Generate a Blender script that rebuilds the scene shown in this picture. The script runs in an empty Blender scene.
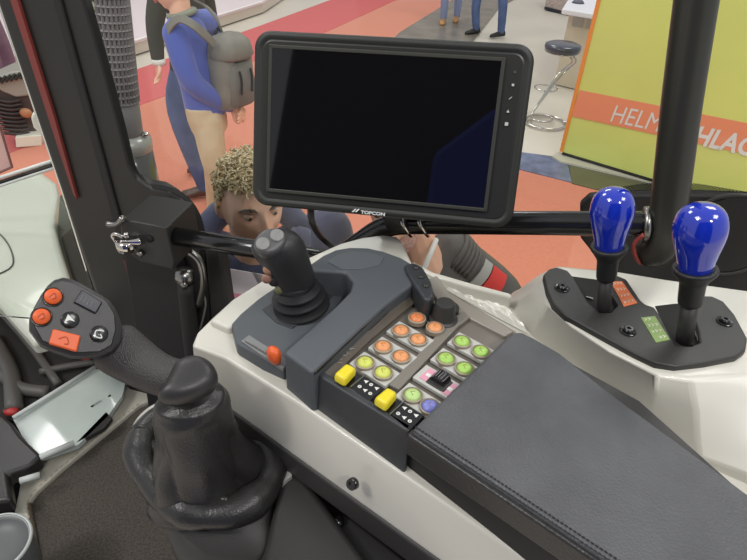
import bpy, bmesh, math, random
from math import radians, sin, cos, tan, pi, sqrt, exp
from mathutils import Vector, Matrix
random.seed(7)
S = bpy.context.scene
COL = S.collection
VS = S.view_settings
VS.view_transform = 'Standard'
try: VS.look = 'None'
except Exception: pass
VS.gamma = 1.0
VS.use_curve_mapping = False
VS.exposure = -0.15

# ------------------------------------------------------------------ camera
EYE = Vector((0, 0, 2.05)); FPX = 575.0
_p = radians(36); _r = radians(2.5)
FWD = Vector((0, cos(_p), -sin(_p)))
_R = Vector((1, 0, 0)); _U = Vector((0, sin(_p), cos(_p)))
CR = cos(_r) * _R + sin(_r) * _U
CU = -sin(_r) * _R + cos(_r) * _U
cam_d = bpy.data.cameras.new('camera'); cam = bpy.data.objects.new('camera', cam_d); COL.objects.link(cam)
cam_d.sensor_fit = 'HORIZONTAL'; cam_d.sensor_width = 36; cam_d.lens = 36 * FPX / 747; cam_d.clip_start = .02; cam_d.clip_end = 200
cam.matrix_world = Matrix(((CR.x, CU.x, -FWD.x, EYE.x), (CR.y, CU.y, -FWD.y, EYE.y), (CR.z, CU.z, -FWD.z, EYE.z), (0, 0, 0, 1)))
S.camera = cam

def ray(px, py):
    return (FWD * FPX + CR * (px - 373.5) - CU * (py - 280)).normalized()
def H(px, py, z):
    d = ray(px, py); return EYE + d * ((z - EYE.z) / d.z)
def D(px, py, dist): return EYE + ray(px, py) * dist
def VD(px, py, hd):
    d = ray(px, py); return EYE + d * (hd / sqrt(d.x * d.x + d.y * d.y))
def PL(px, py, P, n):
    d = ray(px, py); return EYE + d * ((P - EYE).dot(n) / d.dot(n))
def AB(px, py, base):      # the point of that sight line nearest to the vertical over base
    d = ray(px, py); dh = Vector((d.x, d.y, 0)); b = Vector((base.x - EYE.x, base.y - EYE.y, 0))
    return EYE + d * (b.dot(dh) / dh.dot(dh))
def S3(px, w):             # metres covered by w pixels at point px
    return w * (px - EYE).dot(FWD) / FPX
Z = Vector((0, 0, 1))
Z0 = 2.05 - .4073          # plane of the buttons
Z1 = Z0 - .058             # top of the white console
hF = radians(-51.5); FF = Vector((sin(hF), cos(hF), 0)); hR = radians(38.5); RR = Vector((sin(hR), cos(hR), 0))
HR = H

# ------------------------------------------------------------------ materials
def lin(c):
    return tuple((x / 255 / 12.92) if x / 255 <= .04045 else ((x / 255 + .055) / 1.055) ** 2.4 for x in c) + (1,)
_M = {}
def mat(name, rgb, rough=.5, metal=0, bump=0, bscale=200, var=0, vscale=20, coat=0, spec=.5, emit=None, estr=0, rgb2=None, bkind='noise', sheen=0):
    if name in _M: return _M[name]
    m = bpy.data.materials.new(name); m.use_nodes = True; nt = m.node_tree; N = nt.nodes; L = nt.links
    b = N['Principled BSDF']
    b.inputs['Base Color'].default_value = lin(rgb); b.inputs['Roughness'].default_value = rough; b.inputs['Metallic'].default_value = metal
    b.inputs['Specular IOR Level'].default_value = spec; b.inputs['Coat Weight'].default_value = coat; b.inputs['Coat Roughness'].default_value = .05
    if sheen: b.inputs['Sheen Weight'].default_value = sheen
    if emit: b.inputs['Emission Color'].default_value = lin(emit); b.inputs['Emission Strength'].default_value = estr
    tc = N.new('ShaderNodeTexCoord')
    if bump:
        if bkind == 'voronoi':
            t = N.new('ShaderNodeTexVoronoi'); out = t.outputs['Distance']
        else:
            t = N.new('ShaderNodeTexNoise'); t.inputs['Detail'].default_value = 4; out = t.outputs['Fac']
        t.inputs['Scale'].default_value = bscale; L.new(tc.outputs['Object'], t.inputs['Vector'])
        bp = N.new('ShaderNodeBump'); bp.inputs['Strength'].default_value = bump; bp.inputs['Distance'].default_value = .002
        L.new(out, bp.inputs['Height']); L.new(bp.outputs['Normal'], b.inputs['Normal'])
    if var or rgb2:
        t2 = N.new('ShaderNodeTexNoise'); t2.inputs['Scale'].default_value = vscale; t2.inputs['Detail'].default_value = 5
        L.new(tc.outputs['Object'], t2.inputs['Vector'])
        mx = N.new('ShaderNodeMix'); mx.data_type = 'RGBA'
        c = lin(rgb); c2 = lin(rgb2) if rgb2 else tuple(min(1, x * (1 + var)) for x in c[:3]) + (1,)
        c1 = c if rgb2 else tuple(x * (1 - var) for x in c[:3]) + (1,)
        rp = N.new('ShaderNodeMapRange'); rp.inputs[1].default_value = .35; rp.inputs[2].default_value = .65
        L.new(t2.outputs['Fac'], rp.inputs[0]); L.new(rp.outputs[0], mx.inputs[0])
        mx.inputs[6].default_value = c1; mx.inputs[7].default_value = c2
        L.new(mx.outputs[2], b.inputs['Base Color'])
    _M[name] = m; return m
def glassmat(name, tint=(1, 1, 1), amount=.06, rough=.02):
    m = bpy.data.materials.new(name); m.use_nodes = True; nt = m.node_tree; N = nt.nodes; L = nt.links
    N.clear(); o = N.new('ShaderNodeOutputMaterial'); t = N.new('ShaderNodeBsdfTransparent'); t.inputs[0].default_value = tint + (1,)
    g = N.new('ShaderNodeBsdfGlossy'); g.inputs['Roughness'].default_value = rough
    f = N.new('ShaderNodeFresnel'); f.inputs['IOR'].default_value = 1.3
    mx = N.new('ShaderNodeMixShader'); L.new(f.outputs[0], mx.inputs[0]); L.new(t.outputs[0], mx.inputs[1]); L.new(g.outputs[0], mx.inputs[2]); L.new(mx.outputs[0], o.inputs[0])
    return m

BLK = mat('black_plastic', (48, 47, 45), .45, bump=.15, bscale=900)
BLKG = mat('black_gloss', (22, 22, 22), .22, coat=.3)
BLKM = mat('black_matt', (34, 33, 32), .7)
DEEP = mat('deep_black', (22, 21, 20), .8)
HOUS = mat('slate_plastic', (80, 84, 88), .5, bump=.25, bscale=1200)
HOUSD = mat('dark_slate_plastic', (52, 55, 58), .45, bump=.15, bscale=1200)
WHT = mat('white_plastic', (200, 197, 186), .32, coat=.15, bump=.05, bscale=30)
LEA = mat('grey_leather', (78, 79, 81), .42, bump=.25, bscale=500, bkind='voronoi', var=.12, vscale=25)
LEAB = mat('black_leather', (40, 39, 38), .36, bump=.12, bscale=420, bkind='voronoi')
GRIP = mat('grip_rubber', (54, 52, 50), .48, bump=.3, bscale=700, bkind='voronoi')
GRIPS = mat('grip_smooth', (46, 45, 44), .4, bump=.08, bscale=900)
CHR = mat('chrome', (205, 200, 195), .12, metal=1)
STL = mat('steel', (150, 148, 144), .3, metal=1)
BLUE = mat('blue_knob', (12, 42, 172), .12, coat=1, spec=.6)
TAUPE = mat('taupe_film', (136, 130, 120), .35, coat=.3)
TILE = mat('tile_grey', (182, 182, 176), .4)
DISP = mat('display_brown', (92, 84, 74), .2, coat=.4)
ORB = mat('orange_button', (222, 150, 98), .4); YEB = mat('yellow_green_button', (200, 208, 96), .4); GRB = mat('green_button', (160, 200, 96), .4)
LGB = mat('light_green_button', (178, 208, 130), .4); BUB = mat('violet_button', (120, 125, 195), .4); RING = mat('button_ring', (150, 138, 120), .45)
YEL = mat('yellow_plastic', (225, 205, 40), .35)
ORG = mat('orange_plastic', (216, 92, 40), .4); ORGL = mat('orange_pressed_mark', (175, 66, 28), .5)
SYM = mat('white_print', (215, 215, 210), .5); PNK = mat('pink_decal', (214, 150, 170), .4)
REDG = mat('red_readout', (120, 50, 40), .5, emit=(200, 60, 40), estr=.25)
SKIN = mat('skin', (236, 184, 158), .5, var=.06, vscale=14); LIP = mat('lip', (178, 100, 92), .45)
HAIRB = mat('blond_hair', (214, 196, 160), .5, var=.3, vscale=60); HAIRD = mat('dark_hair', (58, 46, 38), .5, var=.2, vscale=60)
BEARD = mat('white_beard', (205, 175, 165), .8, bump=1, bscale=150, rgb2=(190, 130, 115), vscale=150)
NAVY = mat('navy_cloth', (66, 70, 98), .85, bump=.4, bscale=260, sheen=.3)
BSW = mat('blue_sweater', (82, 98, 180), .9, bump=.3, bscale=200, sheen=.3)
KHAKI = mat('khaki_cloth', (205, 184, 152), .85, bump=.2, bscale=120, var=.06, vscale=9)
DENIM = mat('denim', (80, 98, 140), .85, bump=.2, bscale=200, var=.16, vscale=7)
OLIVE = mat('olive_cloth', (62, 62, 52), .85, bump=.3, bscale=120)
GREYB = mat('grey_canvas', (126, 122, 114), .85, bump=.3, bscale=150, var=.08, vscale=12)
GREYD = mat('dark_strap', (60, 58, 58), .8)
QUILT = mat('quilted_nylon', (92, 86, 83), .6, bump=.3, bscale=60, var=.1, vscale=20)
MAUVE = mat('mauve_cloth', (128, 108, 128), .85, bump=.2, bscale=100)
SHOE = mat('brown_leather_shoe', (88, 66, 58), .4); TAN = mat('tan_leather', (184, 132, 82), .6); WSOLE = mat('sole', (205, 198, 180), .6)
EYEW = mat('eye_white', (215, 205, 198), .3); IRIS = mat('eye_iris', (58, 40, 30), .3)
RED = mat('red_band', (215, 56, 50), .6); CUFF = mat('grey_band', (170, 166, 162), .7)
COLLAR = mat('white_cloth', (225, 222, 218), .85)

# ------------------------------------------------------------------ object helpers
def tagp(o, label=None, cat=None, group=None, kind=None):
    if label: o['label'] = label
    if cat: o['category'] = cat
    if group: o['group'] = group
    if kind: o['kind'] = kind
    return o
def thing(name, loc, label, cat, group=None, kind=None):
    o = bpy.data.objects.new(name, None); COL.objects.link(o); o.location = loc; o.empty_display_size = .05
    return tagp(o, label, cat, group, kind)
def rootloc(p):
    v = Vector((0, 0, 0))
    while p is not None: v += p.location; p = p.parent
    return v
def mk(name, verts, faces, m, parent=None, smooth=False, bevel=0, bseg=3, subd=0, origin=None, mats=None, fm=None, solid=0, wn=True, auto=None):
    me = bpy.data.meshes.new(name)
    off = rootloc(parent) if parent else (Vector(origin) if origin is not None else Vector((0, 0, 0)))
    if origin is None and parent is None and len(verts):
        vs = [Vector(v) for v in verts]
        off = Vector((sum(v.x for v in vs) / len(vs), sum(v.y for v in vs) / len(vs), min(v.z for v in vs)))
    me.from_pydata([tuple(Vector(v) - off) for v in verts], [], [tuple(f) for f in faces])
    bm = bmesh.new(); bm.from_mesh(me); bmesh.ops.recalc_face_normals(bm, faces=bm.faces); bm.to_mesh(me); bm.free()
    for mm in (mats or [m]): me.materials.append(mm)
    if fm:
        for i, p in enumerate(me.polygons): p.material_index = fm[i]
    if smooth:
        for p in me.polygons: p.use_smooth = True
    o = bpy.data.objects.new(name, me); COL.objects.link(o)
    if parent: o.parent = parent
    else: o.location = off
    if solid:
        s = o.modifiers.new('s', 'SOLIDIFY'); s.thickness = solid; s.offset = 0
    if bevel:
        b = o.modifiers.new('b', 'BEVEL'); b.width = bevel; b.segments = bseg; b.limit_method = 'ANGLE'; b.angle_limit = radians(30); b.harden_normals = True
        for p in me.polygons: p.use_smooth = True
        if not wn: b.harden_normals = False
    if subd:
        s = o.modifiers.new('u', 'SUBSURF'); s.levels = subd; s.render_levels = subd
    if auto and not bevel:
        try: me.set_sharp_from_angle(angle=radians(auto))
        except Exception: pass
    return o
class G:
    def __init__(s): s.v = []; s.f = []; s.m = []
    def add(s, v, f, mi=0):
        n = len(s.v); s.v += [Vector(x) for x in v]; s.f += [tuple(i + n for i in q) for q in f]; s.m += [mi] * len(f); return s
    def prism(s, top, dn, mi=0):
        n = len(top); top = [Vector(t) for t in top]; bot = [t + dn for t in top]
        return s.add(top + bot, [tuple(range(n)), tuple(range(2 * n - 1, n - 1, -1))] + [(i, i + n, (i + 1) % n + n, (i + 1) % n) for i in range(n)], mi)
    def rings(s, R, mi=0, caps=True, closed=True):
        n = len(R[0]); v = [p for r in R for p in r]; f = []
        for k in range(len(R) - 1):
            for i in range(n if closed else n - 1):
                a = k * n + i; b = k * n + (i + 1) % n; f.append((a, b, b + n, a + n))
        if caps: f.append(tuple(range(n - 1, -1, -1))); f.append(tuple(range((len(R) - 1) * n, len(R) * n)))
        return s.add(v, f, mi)
    def box(s, c, ax, ay, az, hx, hy, hz, mi=0):
        v = [c + ax * hx * i + ay * hy * j + az * hz * k for i in (-1, 1) for j in (-1, 1) for k in (-1, 1)]
        return s.add(v, [(0, 1, 3, 2), (4, 6, 7, 5), (0, 4, 5, 1), (2, 3, 7, 6), (0, 2, 6, 4), (1, 5, 7, 3)], mi)
    def tube(s, pts, r, n=12, mi=0, res=4, smooth=True):
        P = [Vector(p) for p in pts]; rr = r if isinstance(r, (list, tuple)) else [r] * len(P)
        if smooth and len(P) > 2:
            Q = []; q = []
            for i in range(len(P) - 1):
                a = P[max(0, i - 1)]; b = P[i]; c = P[i + 1]; d = P[min(len(P) - 1, i + 2)]
                for k in range(res):
                    t = k / res
                    Q.append(.5 * ((2 * b) + (c - a) * t + (2 * a - 5 * b + 4 * c - d) * t * t + (3 * b - a - 3 * c + d) * t ** 3)); q.append(rr[i] * (1 - t) + rr[i + 1] * t)
            Q.append(P[-1]); q.append(rr[-1]); P, rr = Q, q
        R = []; nrm = None
        for i, p in enumerate(P):
            t = (P[min(i + 1, len(P) - 1)] - P[max(i - 1, 0)]).normalized()
            if nrm is None:
                nrm = t.cross(Z if abs(t.z) < .9 else Vector((1, 0, 0))).normalized()
            nrm = (nrm - t * nrm.dot(t)).normalized(); bn = t.cross(nrm)
            R.append([p + (nrm * cos(2 * pi * k / n) + bn * sin(2 * pi * k / n)) * rr[i] for k in range(n)])
        return s.rings(R, mi)
    def lathe(s, c, ax, prof, n=32, mi=0, sx=1, sy=1, u=None):
        ax = ax.normalized(); u = u or ax.cross(Vector((0, 1, 0)) if abs(ax.y) < .9 else Vector((1, 0, 0))); u = (u - ax * u.dot(ax)).normalized(); w = ax.cross(u)
        return s.rings([[c + ax * h + (u * cos(2 * pi * k / n) * sx + w * sin(2 * pi * k / n) * sy) * max(r, 1e-5) for k in range(n)] for r, h in prof], mi)
    def ball(s, c, a, b, d, n=20, m=12, mi=0):
        R = []
        for i in range(m + 1):
            t = pi * i / m; R.append([c + d * cos(t) + (a * cos(2 * pi * k / n) + b * sin(2 * pi * k / n)) * max(sin(t), 1e-4) for k in range(n)])
        return s.rings(R, mi, caps=False)
    def build(s, name, m, parent=None, **k):
        if isinstance(m, list): return mk(name, s.v, s.f, m[0], parent, mats=m, fm=s.m, **k)
        return mk(name, s.v, s.f, m, parent, **k)
def prism(name, top, dn, m, parent=None, **k): return G().prism(top, dn).build(name, m, parent, **k)
def Hs(pts, z): return [H(x, y, z) for x, y in pts]
def text(name, body, c, ax, up, size, m, parent, shear=0, bold=0, ext=.0004, width=None):
    cu = bpy.data.curves.new(name, 'FONT'); cu.body = body; cu.size = 1; cu.align_x = 'CENTER'; cu.align_y = 'CENTER'; cu.shear = shear; cu.extrude = 0; cu.offset = bold; cu.resolution_u = 3
    t = bpy.data.objects.new(name, cu); COL.objects.link(t); bpy.context.view_layer.update()
    me = bpy.data.meshes.new_from_object(t.evaluated_get(bpy.context.evaluated_depsgraph_get())); bpy.data.objects.remove(t)
    xs = [v.co.x for v in me.vertices]; ys = [v.co.y for v in me.vertices]; h = max(ys) - min(ys); w = max(xs) - min(xs)
    sy = size / h; sx = (width / w) if width else sy; cx = (max(xs) + min(xs)) / 2; cy = (max(ys) + min(ys)) / 2
    n = ax.cross(up).normalized(); v = [c + ax * (q.co.x - cx) * sx + up * (q.co.y - cy) * sy + n * ext for q in me.vertices]
    f = [tuple(p.vertices) for p in me.polygons]
    return mk(name, v, f, m, parent)
def skin(name, joints, edges, m, parent, sub=2, root=0):
    """joints: {key:(pos, radius or (rx,ry))}"""
    ks = list(joints); me = bpy.data.meshes.new(name)
    me.from_pydata([tuple(joints[k][0]) for k in ks], [(ks.index(a), ks.index(b)) for a, b in edges], [])
    o = bpy.data.objects.new(name, me); COL.objects.link(o); o.modifiers.new('k', 'SKIN')
    sd = me.skin_vertices[0].data
    for i, k in enumerate(ks):
        r = joints[k][1]; sd[i].radius = r if isinstance(r, tuple) else (r, r); sd[i].use_root = (i == root)
    u = o.modifiers.new('u', 'SUBSURF'); u.levels = sub; u.render_levels = sub
    bpy.context.view_layer.update()
    me2 = bpy.data.meshes.new_from_object(o.evaluated_get(bpy.context.evaluated_depsgraph_get())); bpy.data.objects.remove(o)
    v = [q.co.copy() for q in me2.vertices]; f = [tuple(p.vertices) for p in me2.polygons]
    if m is None: return v, f
    return mk(name, v, f, m, parent, smooth=True)

# ================================================================== HALL
def flat(name, px, z, rgb, rough=.6, m=None, th=.004, pts=None):
    o = prism(name, pts or Hs(px, z), Vector((0, 0, -th)), m)
    o['kind'] = 'structure'; return o
FL = mat('hall_floor', (206, 196, 184), .35, var=.04, vscale=1.2)
g = G().prism([Vector((-14, -3, 0)), Vector((14, -3, 0)), Vector((14, 22, 0)), Vector((-14, 22, 0))], Vector((0, 0, -.1)))
o = g.build('floor', FL); o['kind'] = 'structure'
CO = mat('orange_carpet', (206, 124, 98), .95, bump=.3, bscale=120, var=.05, vscale=60, sheen=.2)
COL2 = mat('light_orange_carpet', (226, 136, 92), .95, bump=.3, bscale=120, var=.05, vscale=60)
CRD = mat('red_carpet', (200, 98, 98), .95, bump=.3, bscale=120, var=.05, vscale=60)
TIL = mat('dark_wood_floor', (122, 114, 104), .25, var=.2, vscale=3)
TBL = mat('blue_grey_tile', (104, 112, 142), .3, var=.3, vscale=9)
TINT = mat('olive_glass_tint', (92, 92, 72), .35, var=.1, vscale=5)
flat('floor', [(-260, 330), (-120, 170), (45, 140), (134, 106), (183, 88), (328, 30), (395, 0), (452, 0), (408, 30), (300, 112), (430, 127), (515, 166), (580, 185), (640, 192), (750, 240), (900, 420), (560, 520), (100, 520)], .012, None, m=CO, th=.01)
flat('floor', [(-420, 230), (-150, 110), (132, 71), (259, 26), (330, 0), (366, -12), (440, -28), (400, -2), (328, 31), (183, 89), (134, 107), (-120, 200)], .016, None, m=CRD, th=.01)
flat('floor', [(400, 32), (452, 0), (500, -25), (560, -25), (500, 6), (470, 45), (420, 90), (340, 90)], .02, None, m=TIL, th=.01)
flat('floor', [(505, 150), (568, 158), (572, 182), (500, 164)], .02, None, m=TBL, th=.01)
flat('floor', [(567, 158), (650, 176), (760, 210), (760, 240), (640, 200), (572, 183)], .02, None, m=TINT, th=.01)  # floor darkened as through a tinted pane, put into the patch colour
# white stage behind the visitors
BE = mat('beige_gloss', (200, 186, 172), .2)
PW = mat('pink_white', (226, 208, 212), .45)
st = thing('display_platform', H(190, 45, 0), 'pale pinkish white display platform behind the two standing men', 'platform')
top = [H(118, 46, .18), H(262, 2, .18), H(330, -40, .18), H(60, -60, .18), H(-60, 60, .18)]
prism('platform_top', [p for p in top], Vector((0, 0, -.03)), PW, st)
a, b = H(118, 52, .15), H(262, 8, .15)
inset = [p + Vector((0, .04, -.03)) for p in top]
prism('plinth', [Vector((p.x, p.y, .15)) for p in inset], Vector((0, 0, -.13)), BE, st)
G().tube([top[0] + Z * .004, top[1] + Z * .004], .012, 8).build('edge_strip', mat('white_edge', (240, 236, 236), .4), st)

# ---- green stand wall with lettering
gp0 = H(563, 152, .06); gp1 = H(760, 211, .06)
gax = (gp1 - gp0); gax.z = 0; gax.normalize(); gn = Vector((gax.y, -gax.x, 0))
GRW = mat('lime_board', (204, 212, 118), .4, var=.03, vscale=2); ORW = mat('orange_board', (226, 142, 106), .4); ORE = mat('orange_edge', (226, 142, 62), .45)
gw = thing('green_display_wall', gp0, 'lime green display wall with orange band and white lettering', 'display wall')
def GP(px, py): return PL(px, py, gp0, gn)
W = 2.2; HT = 2.6
gup = Z
etop = GP(601, 0); lean = (etop - gp0); lean = (lean - gax * 0).normalized()
L3 = [gp0, gp0 + gax * W, gp0 + gax * W + lean * HT, gp0 + lean * HT]
prism('green_panel', L3, -gn * .06, GRW, gw)
b0 = GP(571, 116); b1 = GP(580, 90); b2 = GP(747, 123); b3 = GP(747, 154)
d01 = (b3 - b0) * 1.4; d12 = (b2 - b1) * 1.4
prism('orange_band', [b0 + gn * .006, b0 + d01 + gn * .006, b1 + d12 + gn * .006, b1 + gn * .006], -gn * .005, ORW, gw)
prism('orange_edge', [gp0 - gax * .03 + gn * .008, gp0 + gn * .008, gp0 + lean * HT + gn * .008, gp0 + lean * HT - gax * .03 + gn * .008], -gn * .07, ORE, gw)
prism('kick_rail', [gp0 + gn * .012, gp0 + gn * .01 + gax * W, gp0 + gn * .01 + gax * W - Z * .02, gp0 + gn * .01 - Z * .02], -gn * .05, BLKM, gw)
tdir = (d01.normalized() + d12.normalized()).normalized()
tup = (lean - tdir * lean.dot(tdir)).normalized()
h1c = GP(637, 118); hw = (GP(662, 124) - GP(613, 109)).length
text('lettering', 'HELM', h1c + gn * .008, tdir, tup, (GP(640, 110) - GP(637, 127)).length, SYM, gw, shear=.18, width=hw)
t2c = GP(707, 137)
text('lettering', 'SCHLAGE', t2c + gn * .008 + tdir * .075, tdir, tup, (GP(720, 122) - GP(716, 142)).length * 1.0, SYM, gw, shear=.18, bold=.03, width=(GP(764, 150) - GP(664, 128)).length)
prism('stand_base', Hs([(552, 156), (558, 151.5), (563, 153), (760, 214), (830, 240), (830, 252), (760, 226), (653, 182), (560, 161)], .035), Vector((0, 0, -.03)), mat('stand_base_grey', (190, 186, 172), .5), None)
bpy.data.objects['stand_base'].name = 'base_board'
tagp(bpy.data.objects['base_board'], 'pale grey floor board running along the foot of the lime wall', 'board')

# ---- bar stool
sb = H(545, 122, .02); sc = AB(563, 47, H(557, 118, 0)); 
stool = thing('bar_stool', Vector((sb.x, sb.y, 0.01)), 'chrome bar stool with round black seat and slanted double rod stem', 'stool')
sr = S3(sc, 18)
G().lathe(sc, Z, [(.001, .035), (sr * .8, .034), (sr * .97, .022), (sr, 0), (sr * .97, -.035), (sr * .8, -.045), (.001, -.045)], 32).build('seat', mat('stool_vinyl', (62, 62, 72), .25, coat=.5), stool, smooth=True)
G().lathe(sc - Z * .05, Z, [(sr * .9, 0), (sr * .93, .008), (sr * .9, .012)], 32).build('seat_ring', CHR, stool, smooth=True)
br = S3(sb, 20)
def ring(c, r, t, m, name, p, a=0, b=2 * pi, ax=None):
    return G().tube([c + Vector((cos(a + (b - a) * k / 28), sin(a + (b - a) * k / 28), 0)) * r for k in range(29)], t, 8, res=1, smooth=False).build(name, m, p, smooth=True)
ring(sb, br, .011, CHR, 'base_ring', stool); ring(sb + Vector((-.03, .05, .02)), br * .55, .009, CHR, 'base_loop', stool)
for dx in (-.02, .02):
    G().tube([sb + Vector((-br * .8 + dx, -.02, 0.0)), AB(533, 112, sb + Vector((-br * .8 + dx, -.02, 0))), VD(560, 75, (sc.xy - EYE.xy).length) + Vector((dx, 0, 0)), VD(574, 62, (sc.xy - EYE.xy).length) + Vector((dx, 0, 0)), sc + Vector((dx + .05, 0, -.05))], .011, 10).build('stem', CHR, stool, smooth=True)
fr = VD(546, 88, (sc.xy - EYE.xy).length)
ring(fr, S3(fr, 11), .008, CHR, 'foot_rest', stool)

# ---- info desk behind
dk = thing('reception_desk', H(600, 70, 0), 'white topped reception desk beside the lime wall', 'desk')
zt = .86
P4 = [H(562, 9, zt), H(606, 16, zt), H(625, -16, zt), H(580, -20, zt)]
prism('desk_top', P4, Vector((0, 0, -.05)), mat('desk_white', (228, 224, 232), .35), dk, bevel=.01)
Q = [P4[0].lerp(P4[2], .12), P4[1].lerp(P4[3], .12), P4[2].lerp(P4[0], .12), P4[3].lerp(P4[1], .12)]
prism('desk_body', [Vector((p.x, p.y, zt - .05)) for p in Q], Vector((0, 0, -(zt - .06))), mat('desk_beige', (205, 190, 170), .5), dk)
for k in range(2): prism('desk_drawer', [Q[0].lerp(Q[1], .15 + .45 * k) + Vector((0, -.01, -.08)), Q[0].lerp(Q[1], .5 + .45 * k) + Vector((0, -.01, -.08)), Q[0].lerp(Q[1], .5 + .45 * k) + Vector((0, -.01, -.2)), Q[0].lerp(Q[1], .15 + .45 * k) + Vector((0, -.01, -.2))], Vector((0, .02, 0)), mat('drawer_grey', (170, 165, 155), .5), dk)
dv = H(578, 3, zt)
o = G().lathe(dv + Z * .002, Z, [(.001, .03), (.05, .025), (.07, 0), (.001, 0)], 20).build('table_dish', mat('dish_grey', (90, 90, 100), .4), None, smooth=True)
tagp(o, 'small dark round dish standing on the white desk top', 'dish')
ob = thing('perforated_bench', H(560, 14, 0), 'pale bench with perforated side at the top edge behind the stool', 'bench')
w0, w1 = H(545, 9, 0.02), H(569, 15, 0.02)
PERF = mat('perforated_panel', (196, 178, 170), .6, bkind='voronoi', bump=1, bscale=25, rgb2=(150, 130, 125), vscale=40)
prism('side_panel', [w0, w1, w1 + Z * .4, w0 + Z * .4], Vector((.1, .45, 0)), PERF, ob)
prism('bench_top', [w0 + Z * .4, w1 + Z * .4, w1 + Vector((.1, .45, .4)), w0 + Vector((.1, .45, .4))], Vector((0, 0, .04)), PW, ob)
prism('skirting', [w0 + Vector((-.02, -.02, 0)), w1 + Vector((.02, -.02, 0)), w1 + Vector((.02, -.02, .04)), w0 + Vector((-.02, -.02, .04))], Vector((.02, .03, 0)), BLKM, ob)

# ================================================================== PEOPLE
def headgeo(c, face, up, s=1.0, beard=False):
    face = face.normalized(); x = face.cross(up).normalized(); up = x.cross(face).normalized()
    n, m = 72, 56; R = []
    def gs(a, b, cx, cz, sx, sz): return exp(-((a - cx) / sx) ** 2 - ((b - cz) / sz) ** 2)
    for i in range(m + 1):
        t = pi * i / m; r = []
        for k in range(n):
            p = 2 * pi * k / n; X = sin(t) * cos(p); Y = sin(t) * sin(p); ZZ = cos(t)
            X *= .074; Y *= .094; ZZ *= .118
            if ZZ < 0:
                q = (-ZZ / .118); X *= 1 - .34 * q ** 1.4; Y = Y * (1 - .12 * q) + (.012 * q if Y > 0 else .02 * q)
            if Y > 0:
                w = 1
                Y += .030 * gs(X, ZZ, 0, -.026, .014, .015) + .018 * gs(X, ZZ, 0, -.004, .008, .022)
                Y += .006 * (gs(X, ZZ, .016, -.03, .007, .009) + gs(X, ZZ, -.016, -.03, .007, .009))
                Y += .006 * gs(abs(X), ZZ, .03, .032, .022, .009)
                Y -= .013 * gs(abs(X), ZZ, .031, .012, .016, .011)
                Y += .007 * gs(X, ZZ, 0, -.055, .02, .006) + .008 * gs(X, ZZ, 0, -.069, .017, .007) - .004 * gs(X, ZZ, 0, -.0615, .024, .003)
                Y += .008 * gs(X, ZZ, 0, -.098, .022, .016) + .003 * gs(abs(X), ZZ, .042, -.02, .02, .02)
            r.append(c + (x * X + face * Y + up * ZZ) * s)
        R.append(r)
    g = G().rings(R, caps=False)
    for sg in (-1, 1):
        e = c + (x * sg * .074 + face * -.004 + up * -.004) * s
        g.ball(e, x * .007 * s + face * -.006 * s, (face * .016 + up * .003) * s, (up * .031) * s, 14, 10)
        g.ball(e + x * sg * .005 * s, x * .007 * s, face * .010 * s, up * .02 * s, 10, 8)
    return g, x, face, up
def face_parts(body, c, x, face, up, s, browm, curly=False, hairm=None):
    for sg in (-1, 1):
        e = c + (x * sg * .031 + face * .0745 + up * .011) * s
        G().ball(e, x * .0125 * s, face * .0115 * s, up * .009 * s, 14, 10).build('eye', EYEW, body, smooth=True)
        G().ball(e + (face * .007 + up * -.002) * s, x * .006 * s, face * .0055 * s, up * .006 * s, 12, 8).build('iris', IRIS, body, smooth=True)
        G().tube([c + (x * sg * q[0] + face * q[1] + up * q[2]) * s for q in ((.014, .089, .026), (.027, .090, .034), (.042, .083, .034), (.053, .072, .026))], [.003 * s, .0042 * s, .0038 * s, .0018 * s], 8).build('eyebrow', browm, body, smooth=True)
        G().tube([c + (x * sg * q[0] + face * q[1] + up * q[2]) * s for q in ((.019, .0815, .012), (.031, .0865, .0185), (.044, .079, .013))], [.0012 * s, .0028 * s, .0012 * s], 8).build('eyelid', SKIN, body, smooth=True)
    G().tube([c + (x * q[0] + face * q[1] + up * q[2]) * s for q in ((-.023, .086, -.061), (-.01, .1, -.0585), (0, .1015, -.0595), (.01, .1, -.0585), (.023, .086, -.061))], [.001 * s, .0038 * s, .004 * s, .0038 * s, .001 * s], 8).build('lips', LIP, body, smooth=True)
    G().tube([c + (x * q[0] + face * q[1] + up * q[2]) * s for q in ((-.02, .087, -.064), (0, .1, -.068), (.02, .087, -.064))], [.001 * s, .005 * s, .001 * s], 8).build('lips', LIP, body, smooth=True)
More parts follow.
